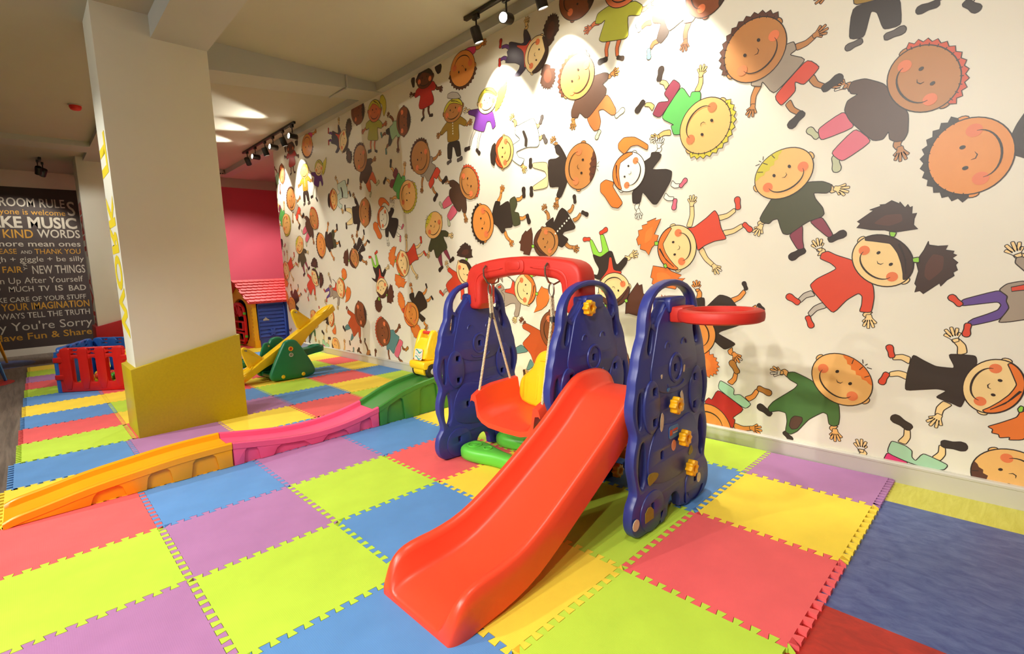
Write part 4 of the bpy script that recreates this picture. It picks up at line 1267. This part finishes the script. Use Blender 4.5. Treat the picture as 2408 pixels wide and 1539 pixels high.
# ------------------------------------------------------------------ roller ramp segments
def ramp(name, prof, legs, m, label, x0=2.975, x1=3.295, cap=None):
    y_a, y_b = prof[0][0], prof[-1][0]
    root = empty(name, ((x0+x1)/2, (y_a+y_b)/2, H), label, 'ramp segment', 'ride-on ramp segments')
    pr_ = chaikin([(y, z) for y, z in prof], 2, False)
    zf = lambda y: next((a[1] + (b[1]-a[1])*(a[0]-y)/(a[0]-b[0]) for a, b in zip(pr_, pr_[1:]) if a[0] >= y >= b[0]), pr_[-1][1])
    ins = .018
    mb = MB()
    secs = []
    for y, z in pr_:
        z += H; f = max(z - .05, H + .004)
        zb = max(z - .034, H + .012)
        secs.append([(x0 - .004, y, max(z - .04, H)), (x0 - .004, y, z - .006), (x0 + .003, y, z), (x0 + .022, y, z), (x0 + .03, y, z - .006), (x0 + .036, y, zb), (x1 - .036, y, zb), (x1 - .03, y, z - .006), (x1 - .022, y, z), (x1 - .003, y, z), (x1 + .004, y, z - .006), (x1 + .004, y, max(z - .04, H)),
                     (x1 - ins, y, max(z - .05, H)), (x1 - ins, y, H), (x0 + ins, y, H), (x0 + ins, y, max(z - .05, H))])
    mb.sweep(secs)
    mb.obj('track', m, root, ang=40)
    # side skirts: legs on the floor with arched pockets between them
    outl = [(y, max(z - .012, .006)) for y, z in pr_]
    outl.append((legs[-1][1], .001))
    for k in range(len(legs) - 1, 0, -1):
        la, lb = legs[k][0], legs[k-1][1]        # pocket from y=la up to y=lb
        outl.append((la, .001))
        w = lb - la
        for f in (.10, .22, .5, .78, .90):
            y = la + w*f
            top = max(zf(y) - (.062 if f in (.10, .90) else .044), .012)
            outl.append((y, top))
        outl.append((lb, .001))
    outl.append((legs[0][0], .001))
    for x in (x0 + .0085, x1 - .0085):
        mobj('side_skirt', prism([[(y, z + H) for y, z in outl]], .017, .005, 'YZ', x, 2), m, root)
    return root
ramp('ramp_segment', [(3.545, .03), (3.50, .05), (3.40, .066), (3.2, .105), (3.0, .126), (2.83, .144), (2.66, .151), (2.522, .152)],
     [(3.54, 3.215), (3.06, 2.97), (2.84, 2.75), (2.60, 2.525)], p_orng, 'orange-yellow starting ramp segment whose low end touches the mat')
ramp('ramp_segment', [(2.518, .152), (2.42, .135), (2.3, .115), (2.1, .088), (1.9, .084), (1.7, .106), (1.502, .152)],
     [(2.515, 2.46), (2.36, 2.28), (2.03, 1.95), (1.75, 1.67), (1.56, 1.505)], p_pink, 'pink dipping ramp segment between the orange and green ones')
ramp('ramp_segment', [(1.498, .152), (1.40, .19), (1.28, .235), (1.14, .268), (.95, .291), (.75, .295), (.62, .295)],
     [(1.495, 1.44), (1.27, 1.14), (.94, .84), (.68, .625)], p_fgrn, 'green humped ramp segment under the yellow ride-on cart')
ramp('ramp_segment', [(.616, .295), (.5, .295), (.36, .295), (.26, .295)], [(.61, .52), (.36, .27)], p_pink, 'short pink top ramp segment against the mural wall')

# ------------------------------------------------------------------ ride-on cart
CX, CYF = 3.115, 1.035
zw = .258 + H + .012
CART = empty('ride_on_cart', (CX, .85, zw), 'yellow ride-on cart with black wheels and red handle on the green ramp', 'ride-on toy')
def yz(o, pts): return [(a, b) for a, b in pts]
low = prism([chaikin([(CYF + .015, zw + .085), (CYF + .02, zw + .135), (CYF, zw + .155), (.60, zw + .155), (.575, zw + .13), (.575, zw + .08), (.62, zw + .075), (.64, zw + .12), (.72, zw + .12), (.75, zw + .075), (.88, zw + .07), (.90, zw + .12), (1.0, zw + .12), (1.01, zw + .08)], 1)], .225, .014, 'YZ', CX, 2)
skirt = prism([chaikin([(CYF - .005, zw + .03), (CYF + .005, zw + .09), (CYF - .04, zw + .10), (CYF - .05, zw + .03)], 1)], .15, .008, 'YZ', CX, 2)
cb_ = mobj('body', join_meshes([low, skirt]), p_lem, CART)
hood = chaikin([(CYF - .005, zw + .15), (CYF - .025, zw + .24), (CYF - .07, zw + .335), (CYF - .115, zw + .34), (CYF - .17, zw + .30), (CYF - .20, zw + .15)], 1)
up = [prism([hood], .19, .02, 'YZ', CX, 3)]
fin = chaikin([(CYF - .01, zw + .15), (CYF - .03, zw + .25), (CYF - .085, zw + .38), (CYF - .11, zw + .405), (CYF - .145, zw + .40), (CYF - .165, zw + .35), (CYF - .20, zw + .25), (CYF - .22, zw + .15)], 2)
for s in (-1, 1): up.append(prism([fin], .048, .018, 'YZ', CX + s*.078, 3))
up.append(prism([chaikin([(.88, zw + .15), (.86, zw + .20), (.64, zw + .19), (.60, zw + .22), (.575, zw + .15)], 1)], .2, .02, 'YZ', CX, 2))
mobj('hood', join_meshes(up), p_lem, CART)
MB().tube([(CX - .075, CYF - .118, zw + .378), (CX + .075, CYF - .118, zw + .378)], .014, 14).obj('handle_bar', p_redb, CART)
for y in (.965, .68):
    for s in (-1, 1):
        x = CX + s*.098
        w = MB().lathe([(0, -.02), (.04, -.02), (.056, -.017), (.062, -.006), (.062, .006), (.056, .017), (.04, .02), (0, .02)], (x, y, zw + .062), 'X', 28).obj('wheel', p_blk, CART)
        MB().lathe([(0, -.023), (.012, -.026), (.022, -.024), (.026, -.02), (.026, .02), (.022, .024), (.012, .026), (0, .023)], (x, y, zw + .062), 'X', 20).obj('wheel_hub', p_gry, w)
# wave sticker lying on the sloping front of the hood
n0 = Vector((0, .09, .02)).normalized()
Ms = Matrix.Translation((CX, CYF - .0125, zw + .205)) @ Matrix.Rotation(math.radians(12), 4, 'X') @ Matrix(((-1,0,0,0),(0,0,1,.0015),(0,1,0,0),(0,0,0,1)))
stk = mobj('sticker', prism([rrect(0, 0, .115, .095, .018)], .003, 0, M=Ms, res=0), mat('sticker_cream', (244, 214, 190), .4), CART, False)
m_wave = mat('sticker_teal', (48, 158, 150), .4)
wv = []
for dz, th, x0 in ((.026, .016, -.05), (-.004, .005, -.052), (-.028, .013, -.05)):
    up_, dn = [], []
    for k in range(15):
        t = k/14; xx = -.05 + .1*t
        zz = dz + .012*math.sin(2*math.pi*t + .5); e = math.sin(math.pi*t)**.5 if 0 < t < 1 else .05
        up_.append((xx, zz + th*.5*e)); dn.append((xx, zz - th*.5*e))
    wv.append(prism([up_ + dn[::-1]], .0045, 0, M=Ms, res=0))
mobj('sticker_print', join_meshes(wv), m_wave, stk, False)

# ------------------------------------------------------------------ seesaw
SE = empty('seesaw', (5.55, 1.25, H), 'yellow and green tandem seesaw on triangular green base', 'seesaw')
tri = chaikin([(1.44, 0), (1.06, 0), (1.0, .03), (.99, .10), (1.15, .40), (1.20, .455), (1.30, .455), (1.345, .40), (1.50, .10), (1.50, .03)], 2)
for x in (5.37, 5.80):
    pl = mobj('base_plate', prism([[(a, b + H + .001) for a, b in tri]], .075, .028, 'YZ', x, 3), p_teal, SE)
    if x < 5.5:
        for y, z, m in ((1.367, .05, p_lem), (1.142, .045, p_lem)):
            MB().lathe([(0, -.012), (.015, -.011), (.021, -.006), (.021, .004)], (x - .036, y, z + H), 'X', 18).obj('bolt_cap', m, pl)
        MB().lathe([(.012, -.004), (.02, -.012), (.026, -.006), (.026, .004)], (x - .036, 1.26, .355 + H), 'X', 20).obj('bolt_cap', p_orng, pl)
        MB().lathe([(0, -.004), (.013, -.006), (.014, .004)], (x - .037, 1.26, .355 + H), 'X', 16).obj('pivot_bolt', p_redb, pl)
        MB().lathe([(.012, -.002), (.02, -.008), (.024, -.004), (.024, .004)], (x - .036, 1.26, .285 + H), 'X', 20).obj('washer', p_gry, pl)
        MB().lathe([(0, -.001), (.012, -.003), (.012, .004)], (x - .036, 1.26, .285 + H), 'X', 14).obj('pivot_bolt', p_blk, pl)
MB().box((5.36, 1.05, H + .02), (5.82, 1.46, H + .07)).obj('base_floor', p_teal, SE, bevel=.015)
MB().tube([(5.34, 1.26, .355 + H), (5.84, 1.26, .355 + H)], .018, 12).obj('axle', p_steel, SE)
def plank(x, pa, pb, m, mh, fins, nm):
    """pa, pb: (y, z) plank ends; fins: list of (t along, height)"""
    a, b = Vector((0, pa[0], pa[1] + H)), Vector((0, pb[0], pb[1] + H))
    d = (b - a).normalized(); n = Vector((0, -d.z, d.y))
    if n.z < 0: n = -n
    L = (b - a).length
    secs = []
    for t, w, th in ((0, .05, .03), (.015, .085, .045), (.06, .10, .05), (.13, .085, .055), (.22, .075, .065), (.34, .07, .09), (.44, .068, .13), (.5, .068, .15), (.56, .068, .13), (.66, .07, .09), (.78, .075, .065), (.87, .085, .055), (.94, .10, .05), (.985, .085, .045), (1, .05, .03)):
        c = a + d*L*t
        r = []
        for sx, sn in ((-1, -.15), (-1, .5), (-.8, .62), (.8, .62), (1, .5), (1, -.15), (.8, -1), (-.8, -1)):
            r.append(c + Vector((x + sx*w, 0, 0)) + n*(sn*(.035 if sn > 0 else th)))
        secs.append(r)
    P = MB().sweep(secs).obj(nm, m, SE, ang=50)
    # raised rims of the seats
    for t0, t1 in ((.03, .16), (.84, .97)):
        pts = []
        for k in range(24):
            w = 2*math.pi*k/24
            pts.append(a + d*L*((t0+t1)/2 + (t1-t0)/2*math.cos(w)) + Vector((x + .085*math.sin(w), 0, 0)) + n*.024)
        MB().tube(pts, .012, 8, True).obj('seat_rim', m, P)
    for tf, h, lean in fins:
        c = a + d*L*tf + n*.015
        e = d
        o2 = [(0, 0), (.03, h*.5), (.058, h*.86), (.078, h), (.118, h), (.134, h*.86), (.165, h*.42), (.195, 0)]
        o2 = chaikin(o2, 1)
        mb = MB(); 
        s1 = [c + Vector((x - .028, 0, 0)) + e*p + n*q for p, q in o2]; s2 = [c + Vector((x + .028, 0, 0)) + e*p + n*q for p, q in o2]
        mb.sweep([s1, s2])
        f = mb.obj('handle_fin', m, P, bevel=.008)
        hc = c + e*.098 + n*(h - .032)
        MB().tube([hc + Vector((x - .075, 0, 0)), hc + Vector((x + .075, 0, 0))], .010, 12).obj('steel_handle', p_steel, f)
    return P
plank(5.50, (1.80, .055), (.665, .79), p_lem, None, ((.125, .235, 0), (.628, .235, 0)), 'plank')
plank(5.68, (1.72, .215), (.755, .285), p_teal, None, ((.24, .16, 0),), 'plank')

# ------------------------------------------------------------------ playhouse
HX0, HX1, HY, HYB = 8.45, 9.72, .69, -.45
HO = empty('playhouse', (9.08, .1, H), 'plastic playhouse with red shingle roof, red door and blue shuttered wall', 'playhouse')
p_hblue = mat('house_blue_plastic', (52, 84, 176), 0.42, 0.04, 6.0)
p_hred = mat('house_red_plastic', (222, 30, 34), 0.42, 0.04, 6.0)
p_roof = mat('house_roof_plastic', (226, 62, 62), 0.5, 0.04, 6.0)
p_hyel = mat('house_yellow_plastic', (240, 180, 22), 0.42, 0.04, 6.0)
RX = (HX0 + HX1) / 2
gab = [(HX0, H), (HX1, H), (HX1, .77 + H), (RX, 1.06 + H), (HX0, .77 + H)]
door_hole = chaikin([(8.72, H + .03), (8.72, .62 + H), (8.80, .75 + H), (9.08, .82 + H), (9.36, .75 + H), (9.44, .62 + H), (9.44, H + .03)], 1)
mobj('gable_wall', prism([gab, door_hole], .06, .01, 'XZ', -HY + .03, 2), p_hyel, HO)
mobj('gable_wall', prism([gab], .06, .01, 'XZ', -HYB, 2), p_hyel, HO)
bw = MB().box((HX0 + .002, HYB, H), (HX0 + .05, HY - .06, .76 + H)).obj('side_wall', p_hblue, HO)
MB().box((HX1 - .05, HYB, H), (HX1 - .002, HY - .06, .76 + H)).obj('side_wall', p_hblue, HO)
for k in range(9):
    z = .16 + .062*k + H
    mb = MB()
    mb.add([(HX0 - .004, .20, z), (HX0 - .004, .60, z), (HX0 + .01, .60, z), (HX0 + .01, .20, z), (HX0 - .016, .20, z + .012), (HX0 - .016, .60, z + .012), (HX0 + .004, .60, z + .058), (HX0 + .004, .20, z + .058)],
           [(0, 1, 5, 4), (4, 5, 6, 7), (0, 4, 7, 3), (1, 2, 6, 5), (3, 7, 6, 2), (0, 3, 2, 1)])
    mb.obj('slat', p_hblue, bw, sm=False)
mb = MB()
mb.box((HX0 - .02, .60, .12 + H), (HX0 + .01, .63, .74 + H)).box((HX0 - .02, .17, .12 + H), (HX0 + .01, .20, .74 + H)).box((HX0 - .02, .17, .71 + H), (HX0 + .01, .63, .74 + H))
mb.obj('shutter_frame', p_hblue, bw, bevel=.004)
fl = []
for k in range(40):
    t = 2*math.pi*k/40; r = .055 + .014*math.cos(6*t); fl.append((.40 + r*math.cos(t), .24 + H + r*math.sin(t)))
mobj('flower_relief', prism([fl], .03, .006, 'YZ', HX0 - .012, 2), p_hblue, bw)
mobj('sticker', prism([chaikin([(.545, .44 + H), (.535, .47 + H), (.51, .48 + H), (.50, .51 + H), (.48, .48 + H), (.44, .455 + H), (.445, .44 + H), (.49, .445 + H)], 1)], .004, 0, 'YZ', HX0 - .018, 0), p_gry, bw, False)
mb = MB().box((HX0 - .03, .05, .33 + H), (HX0 + .0, .11, .66 + H))
mb.obj('shutter', p_hred, HO, bevel=.008)
# yellow corner posts with key pattern
for y in (HY - .03,):
    po = MB().box((HX0 - .02, y - .05, H), (HX0 + .05, y + .035, .78 + H)).obj('corner_post', p_hyel, HO, bevel=.008)
    for k in range(10):
        MB().box((HX0 + .0, y + .03, .12 + .062*k + H), (HX0 + .03, y + .042, .15 + .062*k + H)).obj('key_stud', p_hyel, po, sm=False)
# door, ajar, with spoked fan window
dl = chaikin([(8.75, H + .03), (8.75, .57 + H), (8.80, .67 + H), (8.92, .735 + H), (9.08, .755 + H), (9.24, .735 + H), (9.36, .67 + H), (9.41, .57 + H), (9.41, H + .03)], 1)
wins = []
for k in range(5):
    a0, a1 = math.radians(12 + 32*k), math.radians(12 + 32*k + 25)
    c = (9.08, .49 + H)
    seg = [(c[0] + r*math.cos(a)*1.25, c[1] + r*math.sin(a)) for r, a in ((.07, a0), (.205, a0), (.21, (a0+a1)/2), (.205, a1), (.07, a1))]
    wins.append(seg)
dr = mobj('door', prism([dl] + wins, .045, .008, 'XZ', -HY - .03, 2), p_hred, HO)
for z0, z1 in ((.08, .24), (.27, .43)):
    mobj('door_panel', prism([rrect(9.08, (z0+z1)/2 + H, .5, z1 - z0, .02), rrect(9.08, (z0+z1)/2 + H, .44, z1 - z0 - .05, .015)], .06, .004, 'XZ', -HY - .03, 2), p_hred, dr)
for z in (.16, .55): MB().box((8.725, HY + .02, z + H), (8.755, HY + .06, z + .04 + H)).obj('hinge', p_grn, dr, bevel=.004)
# roof
for s in (-1, 1):
    e = Vector((RX + s*.72, 0, .735 + H)); r = Vector((RX, 0, 1.10 + H))
    y0, y1 = HYB - .08, HY + .08
    d = (r - e).normalized(); n = Vector((-d.z, 0, d.x)) * (1 if s > 0 else -1)
    if n.z < 0: n = -n
    mb = MB()
    q = [e, r, r + n*.03, e + n*.03]
    mb.sweep([[Vector((p.x, y, p.z)) for p in q] for y in (y0, y1)])
    ro = mb.obj('roof', p_roof, HO, bevel=.006)
    L = (r - e).length
    NR, NC = 8, 15
    tile0 = None
    for i in range(NR):
        for j in range(NC):
            if tile0 is None:
                w = (y1 - y0)/NC; hgt = L/NR*1.15
                pts = [(-w*.48, hgt), (-w*.48, .012), (-w*.25, 0), (w*.25, 0), (w*.48, .012), (w*.48, hgt)]
                tb = MB()
                lo = [d*b + Vector((0, a, 0)) + n*.028 for a, b in pts]; hi = [d*b + Vector((0, a, 0)) + n*(.046 - .017*b/hgt) for a, b in pts]
                N = len(pts); tb.add(lo + hi, [tuple(range(N)), tuple(N+k for k in range(N))] + [(k, (k+1) % N, N+(k+1) % N, N+k) for k in range(N)])
                tile0 = tb.mesh('shingle'); tile0.materials.append(p_roof)
            o = bpy.data.objects.new('shingle', tile0); COL.objects.link(o); o.parent = ro
            c = e + d*(L*i/NR)
            yy = y0 + w*(j + .5) + (w*.25 if i % 2 else -w*.25)
            o.location = (c.x, yy, c.z)
# ------------------------------------------------------------------ ball pit fence
BP = empty('ball_pit_fence', (7.2, 2.8, H), 'red and blue plastic fence of a small ball pit', 'play fence')
b_red = mat('fence_red_plastic', (212, 30, 26), 0.36, 0.04, 6.0)
b_blue = mat('fence_blue_plastic', (44, 104, 190), 0.36, 0.04, 6.0)
def fence_panel(name, a, b, m, ht=.50, hub=True):
    """panel between floor points a and b (x, y)"""
    A, B = Vector((a[0], a[1], H)), Vector((b[0], b[1], H))
    d = (B - A); L = d.length; d.normalize()
    n = Vector((-d.y, d.x, 0))
    M = Matrix(((d.x, 0, n.x, A.x), (d.y, 0, n.y, A.y), (0, 1, 0, H), (0, 0, 0, 1)))
    k = L / .62
    out = [(.01, .002), (L - .01, .002), (L - .01, ht*.86)]
    n4 = 4; w = (L - .02) / n4
    for i in range(n4 - 1, -1, -1):
        c = .01 + w*(i + .5)
        for t in range(0, 181, 20):
            out.append((c + w*.36*math.cos(math.radians(t)), ht*.88 + ht*.10*math.sin(math.radians(t))))
        if i: out += [(.01 + w*i, ht*.90)]
    out += [(.01, ht*.86)]
    holes = []
    for i in range(1, n4):
        c = .01 + w*i
        holes.append(rrect(c, ht*.47, w*.36, ht*.54, .02, 3))
        holes.append(rrect(c, ht*.85, w*.34, ht*.05, .006, 2))
    p = mobj('fence_panel', prism([out] + holes, .05, .014, M=M, res=2), m, BP)
    bars = []
    for i in range(n4):
        c = .01 + w*(i + .5)
        bars.append(prism([chaikin([(c - w*.30, .03), (c + w*.30, .03), (c + w*.30, ht*.93), (c + w*.2, ht*.975), (c - w*.2, ht*.975), (c - w*.30, ht*.93)], 1)], .066, .014, M=M, res=2))
    bars.append(prism([rrect(L/2, ht*.955, L*.82, .02, .008, 2)], .03, .006, M=M, res=1))
    mobj('picket', join_meshes(bars), m, p)
    return p, M, L, ht
corners = [(6.87, 3.165), (6.40, 2.60), (7.25, 2.28), (7.85, 2.80)]
COLS = [b_red, b_red, b_blue, b_blue]
for i in range(4):
    a, b = Vector(corners[i]), Vector(corners[(i+1) % 4])
    p, M, L, ht = fence_panel('fence_panel', a, b, COLS[i])
    p['label'] = ('red fence panel facing the room', 'red fence panel beside the pillar', 'blue fence panel at the back', 'blue fence panel on the open side')[i]
    for e in (.02, L - .02):
        for z in (.17, .36):
            o = mobj('connector', prism([rrect(e, z, .10, .06, .015, 3)], .075, .012, M=M, res=2), COLS[i], p)
for i, (x, y) in enumerate(corners):
    MB().lathe([(0, 0), (.032, 0), (.032, .40), (.026, .42), (.026, .445), (0, .45)], (x, y, H + .001), 'Z', 16).obj('corner_post', b_blue if i in (0, 3) else mat('fence_yellow_plastic', (240, 200, 40), .4), BP)
rb = random.Random(3)
bm_cols = [('yellow', p_lem), ('orange-red', mat('ball_red', (232, 70, 30), .35)), ('green', mat('ball_green', (80, 190, 60), .35)), ('yellow', p_lem), ('orange-red', MATS['ball_red'])]
sph = MB().lathe([(0 if k in (0, 12) else .042*math.sin(math.pi*k/12), -.042*math.cos(math.pi*k/12)) for k in range(13)], (0, 0, 0), 'Z', 18).mesh('play_ball')
smooth(sph, 80)
bal = {}
cc = Vector((7.05, 2.72, 0))
pos = []
for lay, (cnt, zz) in enumerate(((22, .043), (14, .118))):
    tries = 0
    while len([q for q in pos if q[2] == zz]) < cnt and tries < 900:
        tries += 1
        u, v = rb.uniform(.16, .84), rb.uniform(.16, .84)
        c = [Vector(q).to_3d() for q in corners]
        q = (c[0]*(1-u) + c[1]*u)*(1-v) + (c[3]*(1-u) + c[2]*u)*v
        if lay == 1: q = q.lerp(c[0].lerp(c[1], .5), .45)
        if all((Vector((q.x, q.y, zz)) - Vector(w)).length > .086 for w in pos): pos.append((q.x, q.y, zz))
for i, (x, y, z) in enumerate(pos):
    cn, m = bm_cols[i % 5]
    key_ = m.name
    if key_ not in bal:
        bal[key_] = sph.copy(); bal[key_].materials.append(m)
    o = bpy.data.objects.new('play_ball', bal[key_]); link(o); o.location = (x, y, z + H)
    tag(o, 'small %s plastic ball heaped with others inside the ball pit fence' % cn, 'ball', 'balls in the ball pit, %s' % cn)

# ------------------------------------------------------------------ metal chairs at the far left
def chair(name, x, y, rz, m, label):
    root = empty(name, (x, y, 0), label, 'chair', None, None, rz)
    R_ = Matrix.Translation((x, y, 0)) @ Matrix.Rotation(rz, 4, 'Z')
    T = lambda p: tuple(R_ @ Vector(p))
    hs = .19
    sm = prism([rrect(0, 0, .36, .36, .05)], .03, .012, 'XY', .43, 2); sm.transform(R_)
    mobj('seat', sm, m, root)
    for sx in (-1, 1):
        for sy in (-1, 1):
            mb = MB(); a = Vector((sx*.15, sy*.15, .42)); b = Vector((sx*.20, sy*.21, .0))
            w0, w1 = .022, .013
            mb.sweep([[T(a + Vector((ex*w0, ey*w0, 0))) for ex, ey in ((-1,-1),(1,-1),(1,1),(-1,1))], [T(b + Vector((ex*w1, ey*w1, 0))) for ex, ey in ((-1,-1),(1,-1),(1,1),(-1,1))]])
            mb.obj('leg', m, root, bevel=.004)
    mb = MB().tube([T(p) for p in chaikin([(-.16, .15, .43), (-.19, .17, .62), (-.19, .15, .70), (-.10, .20, .735), (.10, .20, .735), (.19, .15, .70), (.19, .17, .62), (.16, .15, .43)], 2, False)], .012, 10)
    mb.obj('back_hoop', m, root)
    mb = MB(); mb.sweep([[T((a, .175 + e, .44)) for a, e in ((-.05, -.006), (.05, -.006), (.05, .006), (-.05, .006))], [T((a, .205 + e, .73)) for a, e in ((-.06, -.006), (.06, -.006), (.06, .006), (-.06, .006))]])
    mb.obj('back_splat', m, root)
    mb = MB().tube([T((-.17, -.17, .2)), T((.17, .17, .2))], .007, 6).tube([T((.17, -.17, .205)), T((-.17, .17, .205))], .007, 6)
    mb.obj('cross_brace', m, root)
    return root
chair('metal_chair', 8.48, 3.90, math.radians(160), mat('chair_blue_metal', (60, 140, 210), .35), 'light blue metal chair standing on the red floor dot')
chair('metal_chair', 10.55, 3.92, math.radians(160), mat('chair_yellow_metal', (232, 170, 20), .35), 'yellow metal chair standing on the blue floor dot')

# ------------------------------------------------------------------ ceiling fittings
m_lit = mat('lamp_glow', (255, 244, 220), .4, 0.0, emit=30.0)
def track_light(x, y, z, aim, watts, root, angle=60, lit=True, blend=.35, size=.03):
    """spot head hanging from the track; aim is a direction"""
    d = Vector(aim).normalized()
    c = Vector((x, y, z))
    g = MB().tube([(x, y, z + .13), (x, y, z + .05)], .007, 8).obj('stem', p_blkm, root)
    MB().box((x - .035, y - .015, z + .12), (x + .035, y + .015, z + .155)).obj('adapter', p_blkm, root, bevel=.004)
    u = d.orthogonal().normalized(); v = d.cross(u)
    r, l = .042, .12
    mb = MB(); N = 20
    def ringp(s, rr): return [c + d*s + (u*math.cos(2*math.pi*k/N) + v*math.sin(2*math.pi*k/N))*rr for k in range(N)]
    mb.sweep([ringp(-l*.5, .012), ringp(-l*.5, r*.9), ringp(-l*.42, r), ringp(l*.5, r), ringp(l*.5, r*.86), ringp(l*.40, r*.84)], cap=True)
    hd_ = mb.obj('lamp_head', p_blkm, root)
    mb = MB(); rr = ringp(l*.44, r*.84)
    mb.add(rr, [tuple(range(N))])
    mb.obj('lens', m_lit if lit else p_blk, hd_, sm=False)
    if lit and watts:
        q = c + d*(l*.5 + .02)
        spot('lamp_light', q, q + d, watts, angle, blend, size, WARM)
def track(name, x0, x1, y, zc, label):
    root = empty(name, ((x0+x1)/2, y, zc), label, 'track light', 'ceiling track lights')
    MB().box((x0, y - .018, zc - .03), (x1, y + .018, zc)).obj('rail', p_blkm, root, bevel=.003)
    return root
TZ = CEIL_R
t1 = track('track_light_rail', 1.0, 3.02, .42, TZ, 'black ceiling track with spotlights above the near part of the mural')
track_light(2.88, .42, TZ - .185, (-.05, -.36, -1), 190, t1, 74)
track_light(2.52, .42, TZ - .185, (-.30, 1, -.28), 55, t1, 60)
track_light(2.16, .42, TZ - .185, (-.05, -.36, -1), 190, t1, 74)
track_light(1.80, .42, TZ - .185, (-.1, 1, -.5), 55, t1, 60)
track_light(1.40, .42, TZ - .185, (-.10, -.36, -1), 190, t1, 74)
t2 = track('track_light_rail', 6.75, 9.0, .42, TZ, 'black ceiling track with six spotlights at the far end of the mural')
for k, (x, kind) in enumerate(((6.85, 1), (7.2, 0), (7.6, 1), (7.95, 0), (8.4, 1), (8.8, 2))):
    if kind == 1: track_light(x, .42, TZ - .185, (-.10, 1, .04), 120, t2, 62, True, .6)
    elif kind == 0: track_light(x, .42, TZ - .185, (.0, -.36, -1), 130, t2, 66)
    else: track_light(x, .42, TZ - .185, (.6, -.5, -.8), 120, t2, 70)
t3 = track('track_light_rail', 10.2, 10.5, 2.95, CEIL_L, 'small black double spotlight on the ceiling before the chalkboard')
track_light(10.28, 2.98, CEIL_L - .19, (.75, .1, -.9), 60, t3, 80)
track_light(10.45, 2.92, CEIL_L - .19, (.75, .3, -.9), 60, t3, 80)

sd = empty('smoke_detector', (6.95, 2.72, CEIL_L), 'red smoke detector on the ceiling left of the near pillar', 'smoke detector')
MB().lathe([(.062, 0), (.062, -.012), (0, -.013)], (6.95, 2.72, CEIL_L), 'Z', 28).obj('base', p_gry, sd)
MB().lathe([(.055, -.012), (.055, -.03), (.045, -.05), (.03, -.058), (0, -.06)], (6.95, 2.72, CEIL_L), 'Z', 28).obj('cover', mat('detector_red', (214, 34, 20), .4), sd)
cv = empty('ceiling_sensor', (10.72, .335, CEIL_R), 'small white twin-eyed sensor on the ceiling beside the alcove', 'sensor')
MB().lathe([(.06, 0), (.075, -.05), (.07, -.10), (.04, -.125), (0, -.13)], (10.72, .335, CEIL_R), 'Z', 24).obj('housing', p_gry, cv)
for yy in (.315, .355): MB().lathe([(0, -.004), (.012, -.003), (.012, .01)], (10.646, yy, CEIL_R - .085), 'X', 12).obj('eye', p_blk, cv)
